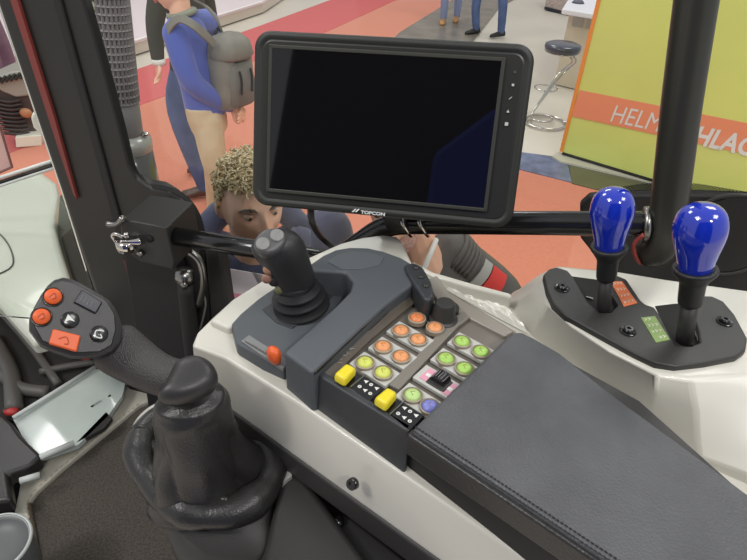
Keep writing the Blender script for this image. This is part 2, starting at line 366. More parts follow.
def haircap(parent, c, x, face, up, s, m, curl=0, line=.045, back=-.05, rnd=3):
    rs = random.Random(rnd); g = G(); n, k2 = 40, 26; R = []
    for i in range(k2 + 1):
        r = []
        for k in range(n):
            p = 2 * pi * k / n; fy = sin(p)
            low = line if fy > .3 else (back if fy < -.2 else back + (line - back) * ((fy + .2) / .5))
            tmax = math.acos(max(-1, min(1, low / .118)))
            t = tmax * i / k2; sh = 1.045 + .03 * sin(9 * p + 5 * t) * sin(7 * t) 
            if i == k2: sh = .98
            X = sin(t) * cos(p) * .074; Y = sin(t) * sin(p) * .094; ZZ = cos(t) * .118
            if ZZ < 0: q = -ZZ / .118; X *= 1 - .34 * q ** 1.4
            r.append(c + (x * X + face * Y + up * ZZ) * s * sh)
        R.append(r)
    g.rings(R, caps=False)
    if curl:
        for j in range(curl):
            p = rs.uniform(0, 2 * pi); fy = sin(p); low = line if fy > .3 else (back if fy < -.2 else back + (line - back) * ((fy + .2) / .5))
            tmax = math.acos(max(-1, min(1, low / .118))); t = tmax * sqrt(rs.random())
            nX = Vector((sin(t) * cos(p), sin(t) * sin(p), cos(t)))
            b = c + (x * nX.x * .076 + face * nX.y * .096 + up * nX.z * .121) * s
            nn = (x * nX.x / .074 + face * nX.y / .094 + up * nX.z / .118).normalized()
            tan1 = nn.cross(Vector((rs.uniform(-1, 1), rs.uniform(-1, 1), rs.uniform(-1, 1)))).normalized(); tan2 = nn.cross(tan1)
            side = 1 if nX.z > .3 else .35
            ln = rs.uniform(.008, .019) * side; cr = rs.uniform(.004, .008); ph = rs.uniform(0, 6)
            pts = [b + nn * (ln * u_ / 6) + tan1 * (.012 * u_ / 6 + cr * cos(ph + u_ * 1.1)) + tan2 * cr * sin(ph + u_ * 1.1) for u_ in range(7)]
            g.tube(pts, [.0022] * 5 + [.0018, .0006], 5, res=1, smooth=False)
    return g.build('hair', m, parent, smooth=True)
def hand(c, d, palmn, s=1.0, curl=.5, side=1):
    """geometry of a hand: c wrist, d direction of the fingers, palmn palm normal"""
    d = d.normalized(); palmn = (palmn - d * palmn.dot(d)).normalized(); a = d.cross(palmn).normalized() * side
    g = G(); g.rings([[c + d * y * s + (a * cos(2 * pi * k / 12) * w + palmn * sin(2 * pi * k / 12) * h) * s for k in range(12)] for y, w, h in ((-.01, .026, .02), (.02, .034, .018), (.05, .041, .016), (.08, .042, .014), (.092, .036, .01))])
    for i, (o, L) in enumerate(((-.031, .062), (-.011, .076), (.01, .071), (.03, .054))):
        p = c + (d * .078 + a * o) * s; q = [p]; ang = 0
        for f in (.45, .32, .23):
            ang += curl * .75; p = p + (d * cos(ang) + palmn * sin(ang)) * L * f * s; q.append(p)
        g.tube(q, [.0095 * s, .009 * s, .008 * s, .0055 * s], 8, res=3)
    p0 = c + (d * .02 - a * .028) * s
    g.tube([p0, p0 + (d * .03 - a * .026 + palmn * .008) * s, p0 + (d * .055 - a * .03 + palmn * .02) * s, p0 + (d * .078 - a * .024 + palmn * .03) * s], [.014 * s, .012 * s, .010 * s, .007 * s], 8, res=3)
    return g
def finish_body(name_parent, v, f, extra, label=None):
    g = G().add(v, f)
    for e in extra: g.add(e.v, e.f)
    o = g.build('body', SKIN, name_parent, smooth=True)
    r = o.modifiers.new('r', 'REMESH'); r.mode = 'VOXEL'; r.voxel_size = .0045; r.use_smooth_shade = True
    return o

def person(label, hc, face, pel, shl, shr, nk, el, er, wl, wr, kl, kr, al, ar, topm, botm, shoem, hairm, hs=1.0, curl=0, lean=Z, haira=.045, bulk=1.0, fl=None, group=None, voxel=.006, cuff=None, line=.045, back=-.05, torso=(.15, .10)):
    """joints are world points"""
    face = Vector(face)
    base = Vector(((al.x + ar.x) / 2, (al.y + ar.y) / 2, min(al.z, ar.z) - .08))
    T = thing('person', base, label, 'person', group)
    g, x, fc, up = headgeo(hc, face, lean, hs)
    mid = nk.lerp(pel, .5)
    J = {'p': (pel, (.12, .09)), 'm': (mid, (.11, .085)), 'ch': (nk.lerp(pel, .22), (.13, .09)), 'n': (nk, .052), 'h': (hc - up * .03 * hs - fc * .015, .05),
         'sl': (shl, .05), 'el': (el, .04), 'wl': (wl, .027), 'sr': (shr, .05), 'er': (er, .04), 'wr': (wr, .027),
         'hl': (pel.lerp(kl, .12) + (kl - kr).normalized() * .03, .085), 'kl': (kl, .056), 'al': (al, .038), 'hr': (pel.lerp(kr, .12) + (kr - kl).normalized() * .03, .085), 'kr': (kr, .056), 'ar': (ar, .038)}
    hl = hand(wl, (wl - el), Vector((0, 0, 1)).cross(wl - el) + fc * .2, .95, .45, 1); hr_ = hand(wr, (wr - er), -Vector((0, 0, 1)).cross(wr - er) + fc * .2, .95, .45, -1)
    E_ = [('p', 'm'), ('m', 'ch'), ('ch', 'n'), ('n', 'h'), ('ch', 'sl'), ('sl', 'el'), ('el', 'wl'), ('ch', 'sr'), ('sr', 'er'), ('er', 'wr'), ('p', 'hl'), ('hl', 'kl'), ('kl', 'al'), ('p', 'hr'), ('hr', 'kr'), ('kr', 'ar')]
    sdv = (shr - shl).normalized(); fdv = sdv.cross((nk - pel).normalized()).normalized()
    def tors(g, w, d, k0=0.0, k1=1.0):
        R = []
        for t_, a_, b_ in ((-.12, .55, .6), (-.08, .85, .9), (0, .98, 1), (.3, .88, .92), (.6, 1.0, 1.0), (.8, 1.06, .98), (.92, .8, .8), (1.0, .4, .5)):
            if t_ < k0 - .13 or t_ > k1: continue
            c = pel.lerp(nk, t_); R.append([c + sdv * cos(2 * pi * k / 20) * w * a_ + fdv * sin(2 * pi * k / 20) * d * b_ for k in range(20)])
        return g.rings(R)
    def cap(g, pts, rs_):
        g.tube(pts, rs_, 14, res=5)
        for p, r in zip(pts, rs_): g.ball(p, Vector((r, 0, 0)), Vector((0, r, 0)), Z * r, 12, 8)
        return g
    def remesh(g, nm, m, vx, sm=6):
        o = g.build(nm, m, T, smooth=True); r = o.modifiers.new('r', 'REMESH'); r.mode = 'VOXEL'; r.voxel_size = vx; r.use_smooth_shade = True
        if sm: q = o.modifiers.new('s', 'SMOOTH'); q.iterations = sm; q.factor = .6
        return o
    gb = G(); tors(gb, .12, .085)
    cap(gb, [nk - (nk - pel).normalized() * .02, nk, hc - up * .03 * hs - fc * .015], [.06, .054, .052])
    cap(gb, [shl, el, wl], [.045, .038, .026]); cap(gb, [shr, er, wr], [.045, .038, .026])
    hpl, hpr = J['hl'][0], J['hr'][0]
    cap(gb, [hpl, kl, al], [.075, .052, .036]); cap(gb, [hpr, kr, ar], [.075, .052, .036])
    for e in (g, hl, hr_): gb.add(e.v, e.f)
    remesh(gb, 'body', SKIN, voxel, 0)
    b = bulk; tw, td = torso; vx = max(.007, voxel * 1.3)
    gt = G(); tors(gt, tw * b, td * b)
    for s0, e0, w0 in ((shl, el, wl), (shr, er, wr)):
        cap(gt, [s0, e0, w0.lerp(e0, .08)], [.068 * b, .056 * b, .040 * b]); cap(gt, [s0, nk - (nk - pel).normalized() * .05], [.066 * b, .07 * b])
    remesh(gt, 'top', topm, vx)
    gl_ = G(); gl_.rings([[pel + (nk - pel).normalized() * h_ + sdv * cos(2 * pi * k / 20) * .128 * q_ + fdv * sin(2 * pi * k / 20) * .1 * q_ for k in range(20)] for h_, q_ in ((-.14, .6), (-.1, .95), (-.03, 1.03), (.05, .98))])
    cap(gl_, [hpl, kl, al + Z * .0], [.092, .07, .056]); cap(gl_, [hpr, kr, ar + Z * .0], [.092, .07, .056])
    remesh(gl_, 'trousers', botm, vx * 1.1)
    fdir = Vector((face.x, face.y, 0)).normalized() if fl is None else fl
    for a in (al, ar):
        z = base.z
        c = Vector((a.x, a.y, z)); sd = Vector((-fdir.y, fdir.x, 0)); R = []
        for t_, w, h in ((-.075, .02, .05), (-.06, .034, .085), (-.01, .038, .095), (.05, .04, .075), (.11, .046, .055), (.16, .042, .045), (.185, .02, .03)):
            R.append([c + fdir * t_ + sd * cos(2 * pi * k / 14) * w + Z * (h * .5 + sin(2 * pi * k / 14) * h * .5) for k in range(14)])
        sh = G().rings(R).build('shoe', shoem, T, smooth=True)
    if hairm: haircap(T, hc, x, fc, up, hs, hairm, curl, line, back)
    face_parts(T, hc, x, fc, up, hs, HAIRD if hairm is not None else HAIRD)
    return T, (x, fc, up)

GZ = .012
# --- man in blue sweater with backpack
hd = 3.25
def gnd(px, hdist, z=.1):
    d = ray(px, 200); h = Vector((d.x, d.y, 0)).normalized(); p = EYE + h * hdist; p.z = z; return p
nk = VD(181, 14, hd); shn = VD(176, 34, hd - .08); shf = VD(207, 22, hd + .22); pel = VD(206, 112, hd + .02)
hcn = VD(172, -16, hd)
eln = VD(192, 82, hd - .12); wn = VD(232, 107, hd - .02); elf = VD(222, 75, hd + .26); wf = VD(236, 104, hd + .04)
an = Vector((VD(232, 236, hd).x, VD(232, 236, hd).y, .1)); 
an = gnd(234, hd - .02); af = gnd(214, hd + .28)
kn = VD(216, 168, hd - .06); kf = VD(214, 160, hd + .22)
mb, _ = person('person in blue sweater and khaki trousers, seen from behind, hands at the lower back', hcn, (-.8, -.25, -.1), pel, shn, shf, nk, eln, elf, wn, wf, kn, kf, an, af, BSW, KHAKI, SHOE, HAIRD, fl=Vector((-.9, -.3, 0)).normalized(), torso=(.125, .105))
SH = mat('grey_green_shirt', (140, 145, 130), .85)
G().tube([nk + Vector((-.07, .02, -.02)), nk + Vector((0, -.07, .0)), nk + Vector((.07, 0, .02)), nk + Vector((0, .07, .0)), nk + Vector((-.07, .02, -.02))], .016, 8).build('shirt_collar', SH, mb, smooth=True)
# backpack
bc = VD(230, 69, hd + .0); bd = Vector((.8, -.5, .0)).normalized(); bs = Vector((-bd.y, bd.x, 0)); bu = (Z + bd * .08 - bd * 0).normalized()
bp = thing('backpack', bc - Z * .26, 'grey canvas backpack with black zips on the back of the person in blue', 'backpack')
R = []
for t_, w, dd in ((-.2, .08, .05), (-.185, .11, .08), (-.1, .125, .09), (.06, .125, .085), (.12, .115, .075), (.17, .09, .05), (.185, .045, .02)):
    R.append([bc + Z * t_ + bs * w * (abs(cos(2 * pi * k / 24)) ** .6 * (1 if cos(2 * pi * k / 24) > 0 else -1)) + bd * dd * (abs(sin(2 * pi * k / 24)) ** .6 * (1 if sin(2 * pi * k / 24) > 0 else -1)) for k in range(24)])
G().rings(R).build('main_bag', GREYB, bp, smooth=True)
R = []
fp = bc + bd * .07 - Z * .05 - bs * .0
for t_, w, dd in ((-.13, .07, .02), (-.115, .09, .04), (0, .095, .05), (.08, .085, .04), (.11, .05, .02)):
    R.append([fp + Z * t_ + bs * w * cos(2 * pi * k / 20) + bd * dd * sin(2 * pi * k / 20) for k in range(20)])
G().rings(R).build('front_pocket', mat('grey_canvas_dark', (112, 109, 104), .85, bump=.3, bscale=150), bp, smooth=True)
R = []
lid = bc + Z * .125 + bd * .02
for t_, w, dd in ((-.06, .11, .09), (-.045, .13, .105), (.02, .115, .09), (.055, .07, .045)):
    R.append([lid + Z * t_ + bs * w * cos(2 * pi * k / 20) + bd * dd * sin(2 * pi * k / 20) for k in range(20)])
G().rings(R).build('top_flap', GREYB, bp, smooth=True)
for o_ in (-.05, .03):
    q = bc + bd * .122 + bs * o_
    G().tube([q + Z * .02, q + Z * -.03 + bs * .008, q + Z * -.1], .006, 6).build('zip_pull', BLKM, bp, smooth=True)
G().tube([bc + Z * .18 - bd * .03, bc + Z * .205 - bs * .02 - bd * .03, bc + Z * .18 - bs * .05 - bd * .03], .008, 8).build('haul_loop', BLKM, bp, smooth=True)
def strap(pts, w, name, m, parent, nrm):
    R = []; P = [Vector(p) for p in pts]; Q = []
    for i in range(len(P) - 1):
        a_ = P[max(0, i - 1)]; b_ = P[i]; c_ = P[i + 1]; d_ = P[min(len(P) - 1, i + 2)]
        for k in range(5):
            t = k / 5; Q.append(.5 * ((2 * b_) + (c_ - a_) * t + (2 * a_ - 5 * b_ + 4 * c_ - d_) * t * t + (3 * b_ - a_ - 3 * c_ + d_) * t ** 3))
    Q.append(P[-1])
    for i, p in enumerate(Q):
        t = (Q[min(i + 1, len(Q) - 1)] - Q[max(0, i - 1)]).normalized(); n_ = (p - nrm); n_ = (n_ - t * n_.dot(t)).normalized(); s_ = t.cross(n_)
        R.append([p + s_ * w + n_ * .006, p - s_ * w + n_ * .006, p - s_ * w - n_ * .006, p + s_ * w - n_ * .006])
    return G().rings(R).build(name, m, parent, bevel=.003)
cen = nk.lerp(pel, .3)
strap([VD(214, 44, hd - .12), VD(204, 34, hd - .17), VD(192, 24, hd - .19), VD(180, 19, hd - .17), VD(171, 25, hd - .14), VD(166, 36, hd - .1)], .021, 'shoulder_strap', GREYB, bp, cen)
strap([VD(222, 36, hd + .05), VD(218, 22, hd + .0), VD(208, 8, hd + .02), VD(196, 1, hd + .08)], .021, 'shoulder_strap', GREYB, bp, cen)

# --- companion in dark jacket and jeans
hd = 4.05
cp, _ = person('person in dark jacket and blue jeans beyond the person in blue sweater', VD(182, -62, hd), (-.8, -.4, 0), VD(188, 66, hd), VD(162, -18, hd - .15), VD(200, -22, hd + .2), VD(184, -38, hd), VD(155, 22, hd - .15), VD(210, 22, hd + .25), VD(158, 62, hd - .18), VD(214, 64, hd + .25),
    VD(178, 112, hd - .12), VD(206, 118, hd + .15), gnd(207, hd - .1, .11), gnd(216, hd + .3, .11), OLIVE, DENIM, SHOE, HAIRD, fl=Vector((-.95, -.25, 0)).normalized(), voxel=.008)
wq = VD(159, 62, hd - .18)
G().lathe(wq, Vector((0, 0, 1)), [(.032, -.015), (.04, -.015), (.04, .02), (.032, .02)], 16).build('shirt_cuff', COLLAR, cp, smooth=True)

# --- curly haired man close by
hd = 1.22
hc = VD(250, 201, hd)
vh = Vector((-hc.x, -hc.y, 0)).normalized(); side = Vector((-vh.y, vh.x, 0))
nkc = hc - Z * .16 - vh * .02
cm, (hx, hf, hu) = person('person with curly fair hair and navy hooded top behind the joystick', hc, vh + side * .32 - Z * .10, hc - Z * .70 - vh * .1, hc - Z * .17 - side * .2 - vh * .12, hc - Z * .17 + side * .2 - vh * .12, nkc, hc - Z * .46 - side * .24 + vh * .05, hc - Z * .46 + side * .24 + vh * .05,
    hc - Z * .55 - side * .16 + vh * .26, hc - Z * .55 + side * .12 + vh * .26, Vector((hc.x, hc.y, .5)) - side * .12, Vector((hc.x, hc.y, .5)) + side * .12, Vector((hc.x, hc.y, .1)) - side * .13 - vh * .05, Vector((hc.x, hc.y, .1)) + side * .13 - vh * .05, NAVY, DENIM, SHOE, HAIRB, hs=.96, curl=620, line=.07, back=-.02, voxel=.0035, torso=(.17, .11))
hoodR = []
for k in range(25):
    a = 2 * pi * k / 24; hoodR.append(nkc + Z * (.02 - .05 * sin(a)) + side * .118 * cos(a) + vh * (.09 * sin(a) - .05))
G().tube(hoodR, .034, 12, res=1, smooth=False).build('hood', NAVY, cm, smooth=True)
for sg in (-1, 1):
    G().tube([nkc + side * .05 * sg + vh * .1 - Z * .06, nkc + side * .055 * sg + vh * .135 - Z * .12, nkc + side * .06 * sg + vh * .135 - Z * .24], .004, 6).build('drawstring', COLLAR, cm, smooth=True)

# --- bearded person in quilted jacket behind the console
hd = 1.28
hc = VD(398, 199, hd); vh = Vector((-hc.x, -hc.y, 0)).normalized(); side = Vector((-vh.y, vh.x, 0))
nq = VD(424, 262, hd + .02)
pq = VD(470, 400, hd + .25)
shl_ = VD(398, 285, hd + .0); shr_ = VD(450, 254, hd + .08)
bq, (qx, qf, qu) = person('bearded person in dark quilted jacket with red arm band, below the monitor', hc, vh - side * .1 - Z * .45, pq, shl_, shr_, nq, VD(390, 350, hd), VD(508, 302, hd + .12), VD(385, 370, hd - .12), VD(470, 352, hd - .05),
    Vector((pq.x - .1, pq.y, .5)), Vector((pq.x + .12, pq.y, .5)), Vector((pq.x - .1, pq.y + .05, .1)), Vector((pq.x + .14, pq.y + .05, .1)), QUILT, DENIM, SHOE, HAIRD, voxel=.004, bulk=1.0)
G().ball(hc + (qf * .045 - qu * .085), qx * .062, qf * .062, qu * .05, 24, 16).build('beard', BEARD, bq, smooth=True)
for k, (u0, u1, m_) in enumerate(((.30, .42, CUFF), (.44, .66, RED))):
    a_ = shr_.lerp(VD(508, 302, hd + .12), u0); b_ = shr_.lerp(VD(508, 302, hd + .12), u1)
    G().tube([a_, b_], .066, 20, smooth=False).build('arm_band', m_, bq, smooth=True, auto=40)
cc = VD(431, 262, hd - .03)
G().tube([VD(415, 283, hd - .1), VD(424, 268, hd - .09), VD(431, 252, hd - .06), VD(436, 240, hd)], .007, 10).build('white_collar', COLLAR, bq, smooth=True)
# quilting ribs of the sleeve and chest
er_ = VD(508, 302, hd + .12)
for k in range(5):
    t = -.02 + k * .06; a_ = shr_.lerp(er_, t); dr = (er_ - shr_).normalized(); u_ = dr.cross(Z).normalized(); w_ = dr.cross(u_)
    G().tube([a_ + (u_ * cos(2 * pi * i / 20) + w_ * sin(2 * pi * i / 20)) * (.069 - .002 * k) for i in range(21)], .008, 8, res=1, smooth=False).build('quilt_fold', QUILT, bq, smooth=True)

# --- passers-by, mostly cut by the frame
def walker(label, fx, fy, col, leg, shoe, face, sep=.12, fl=None):
    a = H(fx, fy, 0); b = a + Vector((face[1], -face[0], 0)).normalized() * sep * 2 + Vector((face[0], face[1], 0)).normalized() * .25
    m_ = (a + b) / 2; pe = Vector((m_.x, m_.y, .95)); sd = Vector((face[1], -face[0], 0)).normalized(); ff = Vector((face[0], face[1], 0)).normalized()
    return person(label, pe + Z * .68, Vector((face[0], face[1], 0)), pe, pe + Z * .46 - sd * .19, pe + Z * .46 + sd * .19, pe + Z * .52, pe + Z * .2 - sd * .24, pe + Z * .2 + sd * .24, pe - Z * .05 - sd * .24 + ff * .05, pe - Z * .05 + sd * .24 - ff * .05,
        Vector((a.x, a.y, .5)) + ff * .05, Vector((b.x, b.y, .5)) + ff * .05, Vector((a.x, a.y, .1)), Vector((b.x, b.y, .1)), col, leg, shoe, HAIRD, fl=fl or ff, voxel=.012)
walker('person in light jeans and tan boots walking at the top edge beyond the monitor', 456, 22, OLIVE, mat('light_denim', (140, 150, 185), .85), TAN, (-.2, -1), .09)
walker('person in blue jeans standing beside the dark wood floor, cut by the top edge', 500, 38, OLIVE, DENIM, BLKM, (-.9, -.5), .14)
walker('person in mauve coat seen at the left edge beyond the pillar', 20, 104, MAUVE, MAUVE, BLKM, (.6, -.5), .1)
bpy.context.view_layer.update()
# ================================================================== THE CAB
# window plane of the cab side (right hand): normal nw, runs from the front pillar to the grab post
nw = Vector((sin(radians(15)), cos(radians(15)), 0)); fw_ = Vector((-nw.y, nw.x, 0)); WP = EYE + nw * .80; WI = EYE + nw * .695
def WN(px, py, off=0): return PL(px, py, WP + nw * off, nw)
def WIN(px, py): return PL(px, py, WI, nw)
PV = ray(110, 150); PV = Vector((PV.x, PV.y, 0)).normalized()
# ---- pillar
def pil(a, b, off=0): return [WN(a[0], a[1], off), WN(b[0], b[1], off)]
pt = thing('cab_pillar', WN(150, 345), 'wide black front cab pillar with a dull red stripe', 'pillar')
L0, L1, L2_ = (-18, -40), (94, 289), (132, 400); R0, R1 = (77, -40), (120, 125)
outl = [(-18, -40), (74, -40), (86, 0), (104, 62), (122, 129), (131, 165), (138, 178), (150, 187), (170, 191), (184, 199), (195, 213), (201, 235), (206, 270), (209, 330), (214, 420), (132, 400), (112, 340), (94, 289), (66, 207), (30, 102)]
prism('pillar_body', [WN(x, y) for x, y in outl], PV * .05, mat('pillar_paint', (40, 38, 35), .5), pt, bevel=.012)
# ribs on the pillar face
for xa, xb, w, d_ in ((52, 136, 8, .006),):
    a0 = (xa - 8, -40); a1 = (xb, 300 if xb > 120 else 200)
    prism('raised_rib', [WN(a0[0], a0[1]), WN(a0[0] + w, a0[1]), WN(a1[0] + w, a1[1]), WN(a1[0], a1[1])], -nw * d_, BLKM if w < 9 else BLK, pt, bevel=.004)
prism('red_stripe', [WN(7, -20, -.001), WN(14, -20, -.001), WN(57, 118, -.001), WN(79, 198, -.001), WN(75, 192, -.001), WN(51, 118, -.001)], -nw * .006, mat('red_stripe', (128, 56, 50), .5), pt)
prism('red_stripe', [WN(124, 258, -.001), WN(134, 258, -.001), WN(152, 322, -.001), WN(146, 322, -.001)], -nw * .006, mat('dark_red_stripe', (84, 34, 34), .5), pt)
# rubber seal following the corner
G().tube([WN(x, y, .01) for x, y in [(86, 0), (104, 62), (122, 129), (131, 165), (138, 178), (150, 187), (170, 191), (184, 199), (195, 213), (202, 235), (207, 270), (210, 330), (214, 420)]], .008, 8).build('rubber_seal', DEEP, pt, smooth=True)

# ---- side window glass and the black lower band
gl = prism('window_1', [WN(86, -60, .05), WN(860, -60, .05), WN(860, 190, .05), WN(860, 520, .05), WN(140, 520, .05)], nw * .005, glassmat('cab_glass', (.96, .98, .96)))
gl['kind'] = 'structure'
WF = EYE + FF * .80
gl = prism('window_2', [PL(x, y, WF, FF) for x, y in ((-200, -60), (-22, -60), (62, 190), (96, 300), (104, 325), (-200, 300))], FF * .005, bpy.data.materials['cab_glass'])
gl['kind'] = 'structure'
FRIT = bpy.data.materials.new('dotted_frit'); FRIT.use_nodes = True
nt = FRIT.node_tree; N = nt.nodes; L = nt.links; bs_ = N['Principled BSDF']; bs_.inputs['Base Color'].default_value = lin((34, 34, 34)); bs_.inputs['Roughness'].default_value = .4
tc = N.new('ShaderNodeTexCoord'); mp = N.new('ShaderNodeMapping'); mp.inputs['Rotation'].default_value = (0, 0, radians(15)); L.new(tc.outputs['Object'], mp.inputs[0])
sx = N.new('ShaderNodeSeparateXYZ'); L.new(mp.outputs[0], sx.inputs[0])
def mth(op, a, b=None):
    n = N.new('ShaderNodeMath'); n.operation = op
    for i, v in enumerate((a, b)):
        if v is None: continue
        if isinstance(v, (int, float)): n.inputs[i].default_value = v
        else: L.new(v, n.inputs[i])
    return n.outputs[0]
u = mth('SINE', mth('MULTIPLY', mth('ADD', sx.outputs['X'], sx.outputs['Z']), 1400)); v = mth('SINE', mth('MULTIPLY', mth('SUBTRACT', sx.outputs['X'], sx.outputs['Z']), 1400))
al = mth('GREATER_THAN', mth('ADD', u, v), -.1); L.new(al, bs_.inputs['Alpha'])
lw = thing('window_surround', WN(700, 260, .03), 'black lower window surround with dotted edge behind the blue levers', 'window surround')
edge = [(594, 195), (610, 195), (640, 195), (664, 195), (700, 195), (747, 197), (850, 203)]
dots = [(592, 193), (612, 188), (640, 184), (668, 182), (700, 184), (747, 192), (850, 200)]
prism('dotted_edge', [WN(x, y, .044) for x, y in dots] + [WN(x, y + 2, .044) for x, y in reversed(edge)], nw * .0012, FRIT, lw)
prism('black_panel', [WN(x, y, .03) for x, y in [(580, 206), (590, 197)] + edge[2:] + [(850, 420), (660, 420), (630, 300), (596, 258), (580, 238)]], nw * .02, BLKM, lw, bevel=.004)
cring = WN(728, 236, .028)
G().tube([cring + (fw_ * cos(2 * pi * k / 40) + Z * sin(2 * pi * k / 40)) * .065 for k in range(41)], .003, 8, res=1, smooth=False).build('round_cover_edge', BLK, lw, smooth=True)
G().lathe(cring, nw, [(.001, -.002), (.06, -.002), (.062, .004), (.001, .004)], 40).build('round_cover', BLKM, lw)

# ---- grab post
ps = thing('grab_post', WIN(661, 258), 'thick vertical black tube post at right with bent foot', 'post')
ptop = WIN(702, -40); pb = WIN(664, 236)
G().tube([ptop, WIN(682, 100), pb, pb + Vector((.0, .02, -.035)), pb + Vector((.03, .07, -.05))], S3(pb, 16.8), 28, res=6).build('post_tube', mat('post_paint', (50, 50, 44), .35), ps, smooth=True)
0 and G().lathe(WIN(690, 66), (ptop - pb), [(S3(pb, 18), -.003), (S3(pb, 18) + .0012, -.003), (S3(pb, 18) + .0012, .003), (S3(pb, 18), .003)], 28).build('joint_ring', BLKM, ps)
G().tube([pb + Vector((-.032, -.012, .008)), pb + Vector((-.036, -.005, -.012)), pb + Vector((-.02, .0, -.04)), pb + Vector((.01, .03, -.062))], .0025, 8).build('red_edge_cord', mat('dull_red', (150, 60, 55), .5), ps, smooth=True)

# ---- monitor rails
r1 = thing('mounting_rail', WIN(175, 237), 'black tube rail running from the pillar bracket behind the joystick', 'rail')
rr_ = S3(WIN(230, 245), 9.5)
G().tube([WIN(168, 235), WIN(250, 248), WIN(340, 262)], rr_, 24, smooth=False).build('rail_tube', BLKG, r1, smooth=True)
r2 = thing('mounting_rail', WIN(520, 224), 'black tube rail from the grab post bending down behind the monitor', 'rail')
G().tube([WIN(655, 224), WIN(520, 223), WIN(420, 223), WIN(388, 226), WIN(362, 238), WIN(322, 268)], [S3(WIN(520, 222), 12)] * 4 + [S3(WIN(520, 222), 9)] * 2, 24, res=6).build('rail_tube', BLKG, r2, smooth=True)
G().lathe(WIN(646, 224), (WIN(640, 224) - WIN(655, 224)), [(.02, -.004), (.022, -.003), (.022, .003), (.02, .004)], 24).build('end_collar', STL, r2, smooth=True)
# ---- bracket on the pillar
def BP(px, py, o): return WN(px, py, o)
bk = thing('pillar_bracket', BP(165, 320, -.06), 'black metal clamp bracket bolted on the pillar with chrome wing clamp', 'bracket')
# box: front face
Fq = [BP(137, 233, -.10), BP(165, 240, -.10), BP(185, 268, -.10), BP(174, 262, -.10)]
front = [(120, 220), (137, 222), (166, 228), (174, 262), (173, 270), (140, 262), (121, 247)]
fr_ = [PL(x, y, WP - nw * .125, nw) for x, y in front]
prism('clamp_block', fr_, nw * .085 + Z * .004, BLK, bk, bevel=.003)
G().lathe(PL(150, 239, WP - nw * .126, nw), nw, [(.001, -.002), (.006, -.002), (.006, .001), (.004, .001), (.001, .003)], 16).build('screw', DEEP, bk, smooth=True)
c0 = PL(126, 243, WP - nw * .14, nw)
G().lathe(c0, Z + Vector((0, 0, 0)), [(.012, -.011), (.0155, -.012), (.0165, -.006), (.0165, .004), (.013, .006)], 24).build('chrome_clamp_ring', CHR, bk, smooth=True)
G().tube([c0 + Vector((-.016, 0, .002)), c0 + Vector((-.019, 0, .012)), c0 + Vector((-.012, -.002, .018)), c0 + Vector((.0, -.004, .014))], .0035, 8).build('chrome_hook', CHR, bk, smooth=True)
G().tube([c0 + Vector((-.004, -.01, .008)), c0 + Vector((.012, -.006, .006)), c0 + Vector((.024, .0, .004))], [.004, .005, .008], 10).build('chrome_bolt', CHR, bk, smooth=True)
G().ball(c0 + Vector((.006, -.004, .018)), Vector((.005, 0, 0)), Vector((0, .005, 0)), Z * .005).build('chrome_nut', CHR, bk, smooth=True)
G().tube([PL(108, 224, WP - nw * .13, nw), PL(117, 224, WP - nw * .13, nw), PL(123, 218, WP - nw * .13, nw)], [.006, .004, .006], 8).build('lever_tip', STL, bk, smooth=True)
G().lathe(PL(141, 253, WP - nw * .127, nw), nw, [(.001, -.006), (.005, -.006), (.006, .001)], 10).build('screw', STL, bk, smooth=True)
# lower black carrier below the bracket with gas strut
prism('carrier_plate', [BP(x, y, -.03) for x, y in [(122, 246), (176, 262), (182, 300), (196, 345), (204, 420), (150, 420)]], nw * .03, BLKM, bk, bevel=.004)
gs_ = thing('gas_strut', BP(186, 330, -.05), 'black gas strut with silver end fitting below the pillar bracket', 'strut')
G().tube([BP(186, 283, -.055), BP(190, 330, -.055), BP(197, 390, -.055)], .016, 16).build('strut_tube', BLKM, gs_, smooth=True)
G().lathe(BP(185, 277, -.058), (BP(190, 330, -.06) - BP(186, 283, -.06)), [(.004, -.018), (.016, -.014), (.018, -.002), (.018, .006), (.012, .01)], 20).build('end_fitting', STL, gs_, smooth=True)
G().ball(BP(184, 285, -.078), fw_ * .007, Z * .007, nw * .005).build('ball_joint', STL, gs_, smooth=True)
G().tube([BP(190, 252, -.05), BP(200, 262, -.05), BP(203, 285, -.05), BP(198, 305, -.05)], .007, 10).build('curved_arm', STL, gs_, smooth=True)
db = thing('door_frame_bar', BP(214, 320, -.02), 'upright black door frame bar under the mounting rail', 'bar')
prism('bar_profile', [BP(x, y, -.02) for x, y in [(205, 250), (220, 252), (227, 300), (232, 330), (236, 420), (216, 420), (212, 330)]], nw * .03, BLK, db, bevel=.004)
for a_, b_ in (((188, 296), (183, 320)), ((203, 292), (200, 320))):
    o = G().tube([BP(a_[0], a_[1], -.03), BP((a_[0] + b_[0]) / 2 + 4, (a_[1] + b_[1]) / 2, -.03), BP(b_[0], b_[1] + 10, -.03)], .0022, 6).build('thin_cable', mat('grey_cable', (120, 118, 112), .5), db, smooth=True)
# leaflet outside
lf = thing('paper_leaflet', VD(250, 300, .98), 'pale paper leaflet with a pink line held up outside behind the rail', 'leaflet')
lw_ = [VD(223, 268, .98), VD(300, 281, .98), VD(304, 322, .96), VD(229, 314, .96)]
prism('paper_sheet', lw_, Vector((0, .002, 0)), mat('paper', (206, 196, 200), .7), lf)
A_, B_, C_, D_ = [p + Vector((0, -.0006, 0)) for p in lw_]
prism('pink_line', [A_.lerp(D_, .5), B_.lerp(C_, .55), B_.lerp(C_, .66), A_.lerp(D_, .6)], Vector((0, -.0006, 0)), mat('pink_line', (205, 130, 150), .6), lf)

